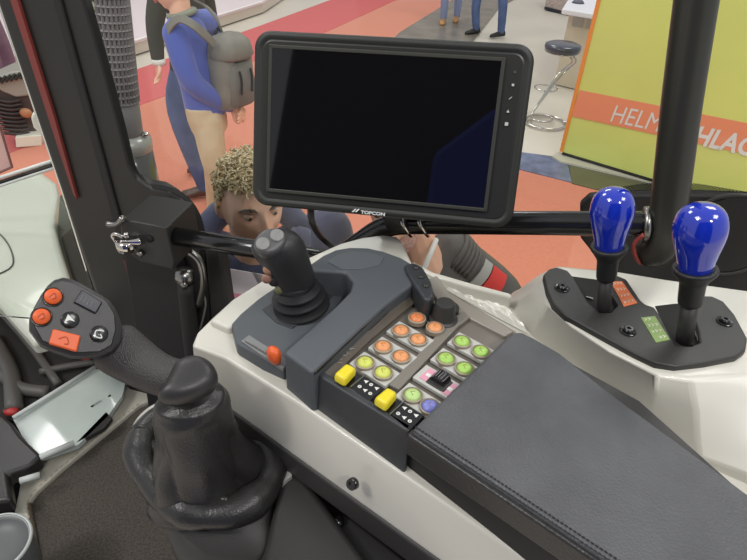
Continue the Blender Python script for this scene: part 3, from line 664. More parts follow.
# ---- monitor
MN = Vector((-.15, -.925, .35)).normalized()
mc = D(392, 128, .70)
def MP(px, py, o=0): return PL(px, py, mc + MN * o, MN)
mtl, mtr, mbr, mbl = MP(254, 30), MP(537, 45), MP(511, 229), MP(252, 204)
mx_ = ((mtr - mtl) + (mbr - mbl)).normalized(); my_ = MN.cross(mx_).normalized()
mcen = (mtl + mtr + mbr + mbl) / 4; mw = ((mtr - mtl).length + (mbr - mbl).length) / 4; mh = ((mtl - mbl).length + (mtr - mbr).length) / 4
def rrect(c, w, h, r, o, n=8):
    P = []
    for cx, cy, a0 in ((w - r, h - r, 0), (-w + r, h - r, 90), (-w + r, -h + r, 180), (w - r, -h + r, 270)):
        for k in range(n + 1):
            a = radians(a0 + 90 * k / n); P.append(c + mx_ * (cx + r * cos(a)) + my_ * (cy + r * sin(a)) + MN * o)
    return P
mh += .0016; mw += .001
mo = thing('touch_monitor', mcen - my_ * mh, 'black tablet style touch monitor with dark reflecting screen above the console', 'monitor')
MB_ = mat('monitor_shell', (38, 39, 35), .5, bump=.12, bscale=900)
G().rings([rrect(mcen, mw - .012, mh - .012, .012, -.034), rrect(mcen, mw - .003, mh - .003, .017, -.026), rrect(mcen, mw, mh, .02, -.012), rrect(mcen, mw - .001, mh - .001, .02, -.003), rrect(mcen, mw - .004, mh - .004, .018, 0), rrect(mcen, mw - .0085, mh - .0085, .014, 0), rrect(mcen, mw - .0105, mh - .0105, .013, -.0022)]).build('housing', MB_, mo, smooth=True)
G().rings([rrect(mcen, mw - .0107, mh - .0107, .0125, -.004), rrect(mcen, mw - .0107, mh - .0107, .0125, -.0020), rrect(mcen, mw - .0125, mh - .0125, .011, -.0016)]).build('front_frame', mat('monitor_frame', (40, 40, 36), .35), mo, smooth=False)
def MX(px, py, o=.0): return MP(px, py, o)
sc_ = [MX(272.5, 49.5), MX(501, 60.5), MX(484, 208), MX(270, 188)]
sx_ = (sc_[0] + sc_[1] + sc_[2] + sc_[3]) / 4
def rq(c, w, h, o): return [c + mx_ * w * i + my_ * h * j + MN * o for i, j in ((-1, -1), (1, -1), (1, 1), (-1, 1))]
sw = ((sc_[1] - sc_[0]).length + (sc_[2] - sc_[3]).length) / 4; sh_ = ((sc_[0] - sc_[3]).length + (sc_[1] - sc_[2]).length) / 4
SCR = mat('screen_glass', (10, 10, 13), .035, spec=.6)
prism('screen', rq(sx_, sw, sh_, .0012), -MN * .003, SCR, mo)
for n_, (w2, h2, cx2, cy2) in enumerate(((sw + .004, .0022, 0, sh_ + .0022), (sw + .004, .0022, 0, -sh_ - .0022), (.0022, sh_ + .004, sw + .0022, 0), (.0022, sh_ + .004, -sw - .0022, 0))):
    prism('screen_bevel', rq(sx_ + mx_ * cx2 + my_ * cy2, w2, h2, .0022), -MN * .005, mat('bevel_edge', (56, 56, 50), .4), mo, bevel=.001)
for k, (x, y) in enumerate(((515, 72), (513, 85), (510.5, 98), (508, 111), (506.5, 124))):
    q = MX(x, y, 0); s_ = .0011 + .0002 * k
    if k == 0: gq = G().tube([q + (mx_ * cos(2 * pi * i / 12) + my_ * sin(2 * pi * i / 12)) * s_ for i in range(13)], .0003, 5, res=1, smooth=False)
    elif k == 2: gq = G().tube([q - mx_ * s_ - my_ * s_, q, q + mx_ * s_ + my_ * s_ * .8], .0005, 5)
    elif k == 3: gq = G().prism([q - mx_ * s_ - my_ * s_, q + mx_ * s_ - my_ * s_, q + my_ * s_], MN * .0004)
    else: gq = G().prism([q + (mx_ * i + my_ * j) * s_ for i, j in ((-1, -1), (1, -1), (1, 1), (-1, 1))], MN * .0004)
    gq.build('touch_symbol', mat('symbol_grey', (190, 190, 186), .5) if k > 0 else mat('symbol_dim', (110, 110, 104), .5), mo)
lq = MX(373, 213, .0004)
text('brand_lettering', 'TOPCON', lq + MN * .0012, mx_, my_, .0042, mat('logo_white', (225, 225, 222), .4), mo, bold=.03, width=(MX(385, 216) - MX(361, 213)).length)
for k in range(2):
    q = MX(354.5 + k * 3.2, 210.5, .0016)
    G().prism([q - mx_ * .0035 - my_ * .002, q - mx_ * .001 - my_ * .002, q + mx_ * .0025 + my_ * .0022, q + mx_ * .0006 + my_ * .0022], MN * .0004).build('logo_mark', bpy.data.materials['logo_white'], mo)
# mount at the back
G().tube([mcen - MN * .03 - my_ * .03, mcen - MN * .06 - my_ * .055, WIN(398, 222)], [.02, .018, .02], 16).build('ball_mount_arm', BLK, mo, smooth=True)
for x in (404, 421):
    q = WIN(x + 2, 226)
    G().tube([WIN(x, 212), PL(x - 2, 222, WI - nw * .022, nw), PL(x + 3, 231, WI - nw * .016, nw), PL(x + 7, 236, WI, nw)], .0028, 8).build('chrome_u_bolt', CHR, mo, smooth=True)
o = G().tube([MP(311, 205, -.02), MP(312, 222, -.03), PL(322, 238, WI, nw), PL(340, 252, WI, nw), PL(352, 262, WI - nw * .01, nw)], .0045, 10).build('monitor_cable', BLK, None, smooth=True)
tagp(o, 'thin black cable hanging down below the left part of the monitor', 'cable')

# ================================================================== WHITE CONSOLE
DN = Vector((0, 0, -1))
g = G()
# front and near shelf, slanted near face
topA = [(192, 346), (197, 332), (212, 317), (232, 299), (262, 280), (300, 264), (398, 266), (430, 286), (470, 297), (510, 306), (560, 306), (747, 300), (880, 420), (640, 640), (560, 583), (527, 560), (300, 404), (225, 358)]
pa = H(225, 358, Z0 - .030); pb_ = H(527, 560, Z0 - .058)
slp = (pa.z - pb_.z) / (pa - pb_).dot(FF)
npl = (Z - FF * slp).normalized()          # the top of the console falls gently to the rear
TA = [PL(x, y, pa, npl) for x, y in topA]
botA = []
for (x, y), p in zip(topA, TA):
    botA.append(p + DN * .05)
lowA = {0: (196, 385), 17: (228, 408), 16: (300, 461), 15: (437, 560), 14: (465, 580), 13: (560, 650)}
for k, (x, y) in lowA.items(): botA[k] = H(x, y, Z1 - .052)
midA = [a.lerp(b, .22) + Vector((0, 0, 0)) for a, b in zip(TA, botA)]
for k in lowA: midA[k] = TA[k].lerp(botA[k], .35) + Vector((0, 0, .008))
g.rings([TA, midA, botA])
# rear wall of the joystick area
rw = [(209, 320), (232, 299), (262, 280), (304, 259), (340, 243), (362, 237), (382, 234.5), (397, 236), (402, 241), (412, 262), (440, 285), (330, 300), (300, 300), (228, 328)]
g.prism(Hs(rw, Z0 - .018), DN * .05)
# thin rim from the front wall to the hump, then the floor of the trough stays at Z1
rim = [(418, 262), (436, 272), (470, 283), (508, 294), (528, 284), (520, 304), (506, 303), (470, 291), (440, 281), (420, 272)]
rimz = Z0 - .02
g.prism(Hs([(412, 260), (434, 271.5), (470, 282), (512, 293), (512, 297), (470, 286.5), (434, 276), (412, 265)], rimz), DN * .06)
# hump for the two levers
ZH = Z0 + .012
ht = [(548, 271), (560, 266), (616, 271), (665, 279), (745, 290), (860, 300), (880, 380), (747, 372), (690, 378), (655, 374), (610, 352), (570, 326), (548, 305), (543, 285)]
hm_ = Hs(ht, ZH); cenH = sum(hm_, Vector()) / len(hm_)
hb = []
low = {0: (503, 304), 1: (512, 292), 13: (508, 316), 12: (530, 340), 11: (560, 358), 10: (600, 388), 9: (650, 425), 8: (700, 458), 7: (760, 480), 6: (900, 560)}
for k, p in enumerate(hm_):
    if k in low: hb.append(H(low[k][0], low[k][1], Z1 + .001))
    else: hb.append(Vector((p.x, p.y, Z1)) + nw * .03)
m1 = [a.lerp(b, .1) + Z * .0 for a, b in zip(hm_, hb)]; m1 = [Vector((m.x, m.y, ZH - .004)) for m in m1]
m2 = [a.lerp(b, .45) for a, b in zip(hm_, hb)]; m2 = [Vector((m.x, m.y, ZH - .026)) for m in m2]
m3 = [a.lerp(b, .8) for a, b in zip(hm_, hb)]; m3 = [Vector((m.x, m.y, Z1 + .014)) for m in m3]
g.rings([hm_, m1, m2, m3, hb, [p + DN * .05 for p in hb]])
wc = thing('side_console', H(300, 404, Z1 - .1), 'glossy white moulded side console carrying the armrest and levers', 'console')
g.build('console_shell', WHT, wc, bevel=.006, bseg=4)
# crumpled clear protective film in the trough
fg = G(); rs = random.Random(4); nn = 22; c_ = [PL(x, y, pa, npl) for x, y in ((424, 280), (503, 304), (530, 336), (448, 292))]
P_ = []
for i in range(nn):
    for j in range(12):
        a_ = c_[0].lerp(c_[1], i / (nn - 1)); b_ = c_[3].lerp(c_[2], i / (nn - 1)); p = a_.lerp(b_, j / 11); P_.append(p + Z * (.0015 if i in (0, nn - 1) or j in (0, 11) else .003 + rs.uniform(0, .006)))
fg.add(P_, [(i * 12 + j, i * 12 + j + 1, (i + 1) * 12 + j + 1, (i + 1) * 12 + j) for i in range(nn - 1) for j in range(11)])
fg.build('crumpled_film', mat('white_film', (222, 220, 210), .2, coat=.6), wc, solid=.001)
# lower black side of the console
ls = thing('console_side_panel', H(330, 520, Z1 - .3), 'dark side panel below the white console edge', 'panel')
a4 = [(196, 386), (228, 409), (300, 462), (437, 561), (560, 651)]
UP = [H(x, y, Z1 - .05) for x, y in a4]; nrR = Vector((RR.x, RR.y, 0))
LO = [p + DN * .035 + nrR * .004 for p in UP]; LO2 = [p + DN * .5 + nrR * .06 for p in UP]
gg = G(); bk_ = [p + nrR * .1 for p in UP]; 
gg.prism([p for p in UP] + [p + nrR * .12 for p in reversed(UP)], DN * .038)
gg.build('upper_rail', mat('charcoal_plastic', (58, 56, 54), .5, bump=.2, bscale=800), ls, bevel=.004)
gg = G().prism([p + nrR * .02 + DN * .038 for p in UP] + [p + nrR * .14 + DN * .038 for p in reversed(UP)], DN * .6)
gg.build('lower_wall', DEEP, ls)
q = H(337, 520, Z1 - .10)
prism('service_cover', [H(335, 512, Z1 - .11), H(352, 516, Z1 - .11), H(440, 585, Z1 - .11), H(400, 640, Z1 - .11), H(330, 600, Z1 - .11)], DN * .02, BLKM, ls, bevel=.006)
G().lathe(H(338, 521, Z1 - .105), Z, [(.001, .004), (.006, .003), (.007, -.004)], 16).build('screw_head', BLKG, ls, smooth=True)
hsc = H(351.5, 484.5, Z1 - .012)
o = G().lathe(hsc, -nrR + Z * .5, [(.001, -.001), (.003, -.0005), (.0055, .0012), (.006, -.004)], 20).build('console_screw', BLKG, wc, smooth=True)

# ================================================================== ARMREST CONSOLE (controls)
ac = thing('armrest_control_unit', H(330, 400, Z1), 'dark grey armrest control unit with button panel and arched cover', 'control unit')
tray = [(231, 323), (240, 313), (259, 297), (280, 283), (306, 268), (345, 258), (356, 280), (338, 306), (290, 349), (285, 366), (262, 357), (236, 343)]
g = G(); g.prism(Hs(tray, Z0 - .014), DN * .048)
g.build('joystick_tray', HOUS, ac, bevel=.004)
# inner lowered well of the tray
well = [(262, 309), (300, 283), (322, 276), (340, 287), (322, 308), (292, 328), (276, 322)]
prism('tray_well', Hs(well, Z0 - .0125), DN * .004, HOUSD, ac, bevel=.001)
arch = [(283, 352), (310, 328), (336, 305), (350, 291), (353, 281), (345, 272), (308, 270), (306, 266), (322, 255), (335, 249), (350, 246.5), (368, 247), (384, 250.5), (402, 257), (417, 266), (424, 277), (404, 290.5), (384, 306), (361, 327), (338, 349), (312, 373)]
at_ = Hs(arch, Z0 + .022); ab_ = [p + DN * .082 for p in at_]; ab_[0] = H(286, 400, Z0 - .06); ab_[-1] = H(315, 424, Z0 - .06)
G().rings([at_, ab_]).build('arched_cover', HOUS, ac, bevel=.006)
G().tube([p + DN * .002 for p in Hs([(313, 372), (338, 348.5), (361, 326.5), (384, 305.5), (404, 290), (419, 279)], Z0 + .019)], .0028, 8).build('black_lip', BLKG, ac, smooth=True)
lid = [(327, 261), (338, 254), (352, 251), (370, 252.5), (384, 257), (380, 264), (362, 269), (340, 268.5)]
prism('cover_lid', Hs(lid, Z0 + .0232), DN * .003, mat('slate_lid', (88, 92, 96), .5, bump=.25, bscale=1200), ac, bevel=.0008)
# side body from the foot to the armrest and below it
side_o = [(309, 371), (409, 432), (600, 560), (640, 640), (760, 640), (820, 560), (640, 400), (516, 332), (430, 284), (420, 282)]
prism('unit_body', Hs(side_o, Z0 - .006), DN * .055, BLK, ac, bevel=.003)
prism('side_skirt', Hs([(407, 437), (597, 567), (640, 600), (640, 560), (414, 431)], Z0 - .009), DN * .054, BLKM, ac, bevel=.002)
prism('near_rail', Hs([(308, 369), (313, 364.5), (412.5, 425), (409, 432)], Z0 + .010), DN * .068, HOUSD, ac, bevel=.0025)
prism('far_rail', Hs([(425, 279), (437, 275), (449, 292), (487, 314), (514, 331), (505, 336), (470, 318), (440, 304)], Z0 + .001), DN * .03, TAUPE, ac, bevel=.002)
# end pod with small buttons
pod = [(404, 264), (414, 261.5), (423, 266), (431, 280), (435, 293), (431, 300), (424, 299), (415, 285), (407, 272)]
po = prism('end_pod', Hs(pod, Z0 + .027), DN * .03, HOUSD, ac, bevel=.004)
for x, y in ((416, 268), (421, 277), (426, 286)):
    G().lathe(H(x, y, Z0 + .027), Z, [(.001, .0025), (.0035, .002), (.0042, -.001)], 12).build('small_key', BLK, po, smooth=True)
# button panel: base, display, tiles
prism('panel_base', Hs([(311, 369), (332, 345), (365, 315), (400, 286), (424, 276), (447, 290), (516, 332), (410, 431)], Z0 - .004), DN * .004, mat('panel_taupe', (112, 106, 98), .3, coat=.3), ac)
d0_ = H(331, 380, Z0 + .001); dn_ = (H(419, 300, Z0 + .001) - d0_).cross(H(348, 336, Z0 + .012) - d0_).normalized()
if dn_.z < 0: dn_ = -dn_
def DS(px, py, o=0): return PL(px, py, d0_ + dn_ * o, dn_)
disp = [(315, 371), (331, 352), (348, 336), (372, 315), (396, 297), (414, 287), (421, 297), (398, 316), (372, 338), (348, 361), (331, 380)]
prism('display_strip', [DS(x, y) for x, y in disp], DN * .003, DISP, ac)
prism('readout_window', [DS(x, y, .0006) for x, y in ((355, 338), (362, 329), (384, 310), (392, 305), (388, 313), (371, 329))], DN * .001, mat('readout_dark', (50, 40, 36), .2), ac)
for k in range(5):
    text('readout', '08355'[k], DS(365 + k * 3.6, 330 - k * 3.5, .0009), RR, FF, .0034, REDG, ac)
gg = G(); rs = random.Random(2)
for k in range(9):
    q = DS(337 + k * 1.8 + rs.uniform(-1, 1), 360 - k * 1.6 + rs.uniform(-3, 3), .0005)
    gg.tube([q, q + FF * rs.uniform(-.003, .003) + RR * .0025, q + RR * .003 - FF * .002], .0003, 5)
gg.build('printed_symbols', mat('faint_print', (175, 170, 160), .5), ac)
def tilegeo(cx, cy, hr, hf, z=0.0): 
    c = H(cx, cy, Z0 + z); return [c + RR * a * hr + FF * b * hf for a, b in ((-1, -1), (1, -1), (1, 1), (-1, 1))]
prism('divider_ridge', Hs([(389, 384), (394, 378), (455, 316), (464, 311), (470, 317), (458, 326), (404, 384), (399, 389)], Z0 + .002), DN * .004, mat('ridge_taupe', (122, 117, 108), .35), ac, bevel=.001)
def button(cx, cy, m, r=.0078, z=.004, label=None, hgt=.004):
    c = H(cx, cy, Z0 + z)
    rg = G().lathe(c, Z, [(r * 1.28, -.004), (r * 1.28, .0012), (r * 1.12, .002), (r * 1.05, .0005), (.001, .0004)], 28).build('button_bezel', RING, ac, smooth=False)
    b = G().lathe(c, Z, [(.0001, hgt), (r * .45, hgt * .97), (r * .8, hgt * .75), (r, hgt * .25), (r, -.003)], 28).build('button', m, ac, smooth=True)
    if label: b['label'] = label
    k = G().tube([c + Z * (hgt + .0001) - RR * r * .3 - FF * r * .25, c + Z * (hgt + .0002) + FF * r * .3, c + Z * (hgt + .0001) + RR * r * .35 - FF * r * .1], .00028, 5, smooth=False)
    k.build('button_symbol', mat('symbol_tint', (150, 120, 80), .5), b)
for pr in (((365, 363), (383, 373)), ((383, 347), (401, 357)), ((401, 331), (418, 340))):
    cx = (pr[0][0] + pr[1][0]) / 2; cy = (pr[0][1] + pr[1][1]) / 2
    prism('key_tile', tilegeo(cx + .5, cy, .0118, .0235, .0025), DN * .005, TILE, ac, bevel=.0012)
for pr in (((462, 342), (481, 352)), ((446, 359), (464.5, 369)), ((412.5, 395.5), (430, 407))):
    cx = (pr[0][0] + pr[1][0]) / 2; cy = (pr[0][1] + pr[1][1]) / 2
    prism('key_tile', tilegeo(cx + .5, cy, .0118, .0235, .0025), DN * .005, TILE, ac, bevel=.0012)
tl_ = prism('key_tile', tilegeo(439, 382, .0118, .0235, .0025), DN * .005, TILE, ac, bevel=.0012)
for cx, cy in ((428.5, 375), (450, 389)):
    prism('pink_patch', tilegeo(cx, cy, .0085, .0048, .0031), DN * .0008, PNK, tl_)
    prism('patch_mark', tilegeo(cx, cy, .0022, .0026, .0036), DN * .0006, SYM, tl_)
rk = G().prism(tilegeo(439.5, 381.5, .0085, .0105, .004), DN * .003).build('rocker_frame', BLK, ac, bevel=.001)
cR = H(440, 381, Z0 + .002)
G().lathe(cR - RR * .0062, RR, [(.001, 0), (.0088, 0), (.0088, .0124), (.001, .0124)], 28).build('rocker_wheel', BLKG, rk, smooth=False, auto=40)
gg = G()
for k in range(5):
    a = radians(50 + k * 20); p = cR + (FF * cos(a) + Z * sin(a)) * .0089
    gg.tube([p - RR * .005, p + RR * .005], .0004, 5)
gg.build('wheel_groove', mat('groove_grey', (120, 118, 118), .5), rk)
for (x, y, m, lb) in ((365, 363, YEB, 'yellow-green round button'), (383, 373, YEB, 'yellow-green round button'), (383, 347, ORB, 'orange round button'), (401, 357, ORB, 'orange round button'), (401, 331, ORB, 'orange round button'), (418, 340, ORB, 'orange round button'),
                      (417, 318.5, mat('deep_orange_button', (216, 128, 76), .4), 'deep orange round button'), (435, 328, ORB, 'orange round button'),
                      (462, 342, GRB, 'green round button'), (481, 352, GRB, 'green round button'), (446, 359, GRB, 'green round button'), (464.5, 369, GRB, 'green round button'), (412.5, 395.5, LGB, 'pale green round button'), (430, 407, BUB, 'violet-blue round button')):
    button(x, y, m, label=lb)
for x, y in ((431, 308.5), (430, 320)):
    G().lathe(H(x, y, Z0), Z, [(.0078, -.002), (.0078, .002), (.0065, .003), (.0062, .0005), (.001, .0005)], 24).build('ring_socket', BLK, ac, smooth=False, auto=30)
kb = H(443, 320, Z0)
kn_ = G().lathe(kb, Z, [(.016, -.002), (.016, .003), (.0135, .0045), (.0128, .006), (.0112, .022), (.0098, .0245), (.0001, .0246)], 40).build('rotary_knob', BLK, ac, smooth=False, auto=35)
G().lathe(H(449, 311, Z0), Z, [(.011, -.002), (.011, .006), (.009, .008), (.0001, .008)], 24).build('small_dial', BLK, ac, smooth=False, auto=35)
# yellow tipped finger levers
for (bx, cap, sy) in (([(337, 380), (351, 369), (384, 387), (369, 402)], [(333, 377), (346.5, 365), (357, 370.5), (345, 384)], (366, 386)), ([(377, 406), (392, 395), (425, 415), (409, 432)], [(373, 401), (387.5, 389), (398, 395), (386, 409)], (405, 413))):
    c0_ = H(sum(p[0] for p in bx) / 4, sum(p[1] for p in bx) / 4, Z0)
    fl_ = prism('finger_lever', Hs(bx, Z0 + .010), DN * .016, BLKG, ac, bevel=.0015)
    base_ = Hs(cap, Z0 + .017); cc_ = sum(base_, Vector()) / 4
    g = G(); top_ = [cc_ + (p - cc_) * .86 + Z * .005 for p in base_]
    g.rings([[p - Z * .006 for p in base_], base_, top_])
    g.build('yellow_tip', YEL, fl_, bevel=.003)
    sp = H(sy[0] - 8, sy[1] - 5, Z0 + .0105)
    G().tube([sp - RR * .011, sp + RR * .011], .0009, 6).build('silver_line', STL, fl_)
    gg = G()
    for i in range(2):
        for j in range(3):
            q = H(sy[0] + 2, sy[1] + 1.5, Z0 + .0105) + RR * (i - .5) * .009 + FF * (j - 1) * .0065
            if (i + j) % 2: gg.prism([q - RR * .0022 - FF * .0018, q + RR * .0022 - FF * .0018, q + FF * .0024], Z * .0003)
            else: gg.lathe(q, Z, [(.0019, 0), (.0019, .0004), (.0008, .0004), (.0008, 0)], 10)
    gg.build('printed_symbols', SYM, fl_)
# slot and orange tab on the tray
sl_ = Hs([(241, 341), (249, 335), (288, 360), (283, 369)], Z0 - .012)
prism('tray_slot', sl_, DN * .004, mat('slot_grey', (120, 122, 122), .4), ac)
G().tube([H(246, 341, Z0 - .011), H(266, 353, Z0 - .011)], .0012, 6).build('slot_edge', STL, ac)
ob_ = H(275, 362, Z0 - .012)
ot = AB(273.5, 351, ob_)
R = []
for t_, w in ((0, .006), (.3, .0085), (.65, .009), (.9, .007), (1, .003)):
    c = ob_.lerp(ot + Z * .004, t_); R.append([c + RR * cos(2 * pi * k / 16) * w * .7 + FF * sin(2 * pi * k / 16) * w for k in range(16)])
G().rings(R).build('orange_tab', ORG, ac, smooth=True)

# ---- armrest pad
ZP = Z0 + .022
pad = [(411, 430), (436, 405), (470, 372), (508, 335), (514, 331.5), (522, 331), (534, 337), (560, 352), (620, 399), (690, 450), (747, 492), (800, 532), (770, 640), (700, 622), (648, 588), (600, 556), (500, 488)]
pd = thing('armrest', H(560, 440, Z0 - .006), 'dark grey leather armrest pad with double stitched near edge', 'armrest')
prism('pad', Hs(pad, ZP), DN * .027, LEA, pd, bevel=.007, bseg=5)
fold = [(406, 434), (413, 427), (500, 484), (600, 552), (660, 592), (652, 606), (598, 563), (497, 495)]
prism('side_binding', Hs(fold, ZP - .0035), DN * .026, LEAB, pd, bevel=.003)
for off, in ((0,), (1,)):
    gg = G(); a_ = H(414 + off * 1.5, 431.5 - off * 4.5, ZP + .0002); b_ = H(660 + off * 2, 594 - off * 5, ZP + .0002); n_ = 62
    for k in range(n_):
        p = a_.lerp(b_, k / n_); q = a_.lerp(b_, (k + .62) / n_); gg.tube([p, (p + q) / 2 + Z * .0007, q], .00065, 5, smooth=False)
    gg.build('stitching', mat('thread', (48, 48, 50), .6), pd)

# ---- joystick
jb = H(301, 306, Z0 - .013)
js = thing('joystick', jb, 'black angled joystick with two silver top buttons and rubber gaiter', 'joystick')
g = G()
prof = [(.034, 0), (.034, .004), (.026, .008), (.031, .012), (.031, .015), (.022, .019), (.027, .022), (.027, .025), (.019, .029), (.021, .033), (.018, .038)]
g.lathe(jb, (AB(296, 285, jb) - jb), prof, 36)
g.build('gaiter', mat('gaiter_rubber', (40, 40, 42), .45), js, smooth=True)
P = [(298, 291, 21), (296, 284, 21), (293, 275, 21), (288, 264, 22.5), (283, 254, 25), (277, 246, 26), (271, 240, 23), (267, 236, 14)]
R = []; prev = None
axv = (AB(270, 238, jb) - AB(298, 291, jb)).normalized()
vd = (EYE - jb); vd.z = 0; vd.normalize()
sd = axv.cross(vd).normalized(); dp = sd.cross(axv).normalized()
for i, (x, y, w) in enumerate(P):
    c = AB(x, y, jb); w_ = S3(c, w)
    if w == 14: c = c
    tilt = .0
    R.append([c + (sd * cos(2 * pi * k / 28)) * w_ * (1 if i < 7 else 1) + dp * sin(2 * pi * k / 28) * w_ * .82 for k in range(28)])
g = G().rings(R); gp_ = g.build('grip', mat('joystick_grip', (40, 40, 41), .42, bump=.2, bscale=700), js, smooth=True, subd=1)
toward = (EYE - AB(270, 240, jb)).normalized()
hn = (toward * .75 + Z * .6).normalized()
ht0 = AB(271, 240, jb)
def onh(px, py, o=.0): return PL(px, py, ht0 + hn * .0165 + hn * o, hn)
q0, q1 = onh(263, 244.5), onh(277, 236)
ux = (q1 - q0).normalized(); uy = hn.cross(ux)
hc_ = (q0 + q1) / 2
g = G(); R = []
for o_, s_ in ((-.022, .7), (-.012, .86), (-.004, .86), (.0, .78), (.0012, .6)):
    R.append([hc_ + hn * o_ + ux * cos(2 * pi * k / 28) * .021 * s_ + uy * sin(2 * pi * k / 28) * .0165 * s_ for k in range(28)])
g.rings(R).build('head', mat('joystick_head', (84, 84, 84), .4, bump=.1, bscale=800), js, smooth=True, subd=1)
for q in (q0, q1):
    G().lathe(q + hn * .0012, hn, [(.0072, -.003), (.0072, .001), (.0062, .002), (.005, .0016), (.0001, .001)], 28).build('top_button', mat('silver_button', (128, 128, 126), .35), js, smooth=True)
for x, y, m, nm in ((268, 270, mat('tan_key', (170, 130, 104), .4), 'side_button'), (266.5, 279, mat('tan_key2', (150, 112, 96), .4), 'side_button'), (279.5, 290, mat('olive_key', (112, 112, 78), .4), 'side_button'), (273.5, 282, BLKM, 'side_button')):
    c = AB(x + 2, y, jb) ; c = c + (-sd if (c - AB(293, y, jb)).dot(sd) < 0 else sd) * .000 + dp * .012 * 1
    c = D(x, y, (AB(x, y, jb) - EYE).length - .014)
    G().ball(c, dp * .003, axv * .0062, sd * .0055).build(nm, m, js, smooth=True)

# ================================================================== LEVER PLATE AND BLUE LEVERS
lp = thing('lever_plate', H(640, 330, ZH), 'black lever guide plate with orange and green labels and three screws', 'plate')
plo = [(543.5, 274), (549, 268.5), (556, 266.5), (568, 270), (574, 277), (581, 289), (588, 301), (600, 312), (611, 312), (618, 305), (611, 293), (607, 279), (610, 274.5), (617, 275), (627, 279), (641, 300), (646, 304), (655, 307), (661, 316), (668, 330), (676, 345), (690, 346), (700, 342), (698, 330), (692, 312), (690, 300), (695, 295), (712, 295.5), (724, 301), (735, 314), (748, 338), (746, 350), (737, 356.5), (706, 362.5), (676, 366), (656, 363), (636, 353.5), (600, 334), (566, 315), (553, 303), (547, 290)]
pl_ = prism('guide_plate', Hs(plo, ZH + .007), DN * .010, BLK, lp, bevel=.0025)
prism('slot_liner', Hs([(570, 276), (600, 280), (614, 285), (620, 306), (606, 318), (590, 308)], ZH + .0006), DN * .002, DEEP, lp)
prism('slot_liner', Hs([(655, 306), (672, 304), (694, 302), (704, 330), (700, 348), (678, 352)], ZH + .0006), DN * .002, DEEP, lp)
for (x0, y0, x1, y1) in ((586, 297, 593, 299), (612, 290, 619, 305), (691, 322, 700, 345), (687, 330, 692, 346)):
    G().tube([H(x0, y0, ZH + .002), H(x1, y1, ZH + .002)], .0016, 8).build('metal_clip', CHR, lp)
def decal(pts, m, name, marks):
    z = ZH + .0077; d_ = prism(name, Hs(pts, z), DN * .001, m, lp)
    gg = G(); rs = random.Random(len(pts) + marks)
    A, B, C, Dd = [Vector(p) for p in Hs(pts, z + .0002)]
    for k in range(4):
        t0 = (k + .2) / 4; t1 = (k + .55) / 4
        for j in range(3):
            s0 = .15 + .27 * j; s1 = s0 + .16
            p = lambda s_, t_: A.lerp(B, s_).lerp(Dd.lerp(C, s_), t_)
            if rs.random() < .75: gg.tube([p(s0, t0), p(s1, (t0 + t1) / 2), p(s0, t1)], .0005, 5, smooth=False)
    gg.build('label_marks', mat('label_print', (228, 222, 205), .5), d_)
decal([(611, 281.5), (622, 281), (637.5, 303), (624, 306.5)], mat('orange_decal', (214, 118, 74), .45), 'orange_label', 3)
decal([(641, 317.5), (655, 316), (670, 339.5), (656, 342.5)], mat('green_decal', (122, 148, 80), .45), 'green_label', 7)
for x, y in ((562, 288), (628, 331), (724.5, 321.5)):
    q = H(x, y, ZH + .0075)
    sc1 = G().lathe(q, Z, [(.0085, -.002), (.0085, .0006), (.0075, .0012), (.0055, .0008), (.0055, .003), (.0045, .0042), (.0022, .0042), (.002, .002), (.0001, .002)], 24).build('screw', BLKG, lp, smooth=False, auto=35)
def blue_lever(bx, by, nx, ny, kx, ky, top, wpx, label):
    b = H(bx, by, ZH + .001); T = thing('control_lever', b, label, 'lever', 'blue control levers')
    neck = AB(nx, ny, b); kc = AB(kx, ky, b); kt = AB(top[0], top[1], b); ax_ = (kt - neck).normalized()
    G().tube([b - (neck - b).normalized() * .01, b.lerp(neck, .6)], S3(b, 6.5 if wpx < 46 else 8), 16, smooth=False).build('shaft', BLK, T, smooth=True)
    hN = (neck - b).length; s_ = wpx / 43.0 * S3(neck, 1) 
    G().lathe(b, neck - b, [(s_ * 7, hN * .53), (s_ * 9.5, hN * .55), (s_ * 10, hN * .58), (s_ * 10.5, hN * .82), (s_ * 12.5, hN * .88), (s_ * 17.5, hN * .98), (s_ * 18, hN * 1.01), (s_ * 17.2, hN * 1.035), (s_ * 14.5, hN * 1.03), (s_ * 9, hN * 1.01)], 32).build('rubber_collar', mat('rubber_black', (30, 30, 30), .5), T, smooth=True)
    Ln = (kt - neck).length * 1.06
    prof = [(.001, 0), (.6, 0), (.64, .04), (.69, .14), (.78, .28), (.9, .43), (.98, .56), (1.0, .66), (.96, .77), (.85, .87), (.66, .945), (.36, .99), (.0001, 1.0)]
    rk_ = S3(kc, wpx / 2)
    G().lathe(neck - ax_ * .002, ax_, [(r * rk_, h * Ln) for r, h in prof], 40).build('knob', BLUE, T, smooth=True, subd=1)
blue_lever(603, 313, 609, 248, 613, 215, (614, 190), 43, 'smaller upright lever with blue pear shaped knob beside the orange label')
blue_lever(684, 341, 695, 270, 701, 236, (703, 206), 51, 'larger upright lever with blue pear shaped knob beside the green label')

# ================================================================== LEFT DRIVE LEVER
bb = H(205, 485, Z1 - .10)
dl = thing('drive_lever', bb, 'black drive lever with orange buttons rising from a leather boot', 'lever')
nk_ = AB(195, 385, bb)
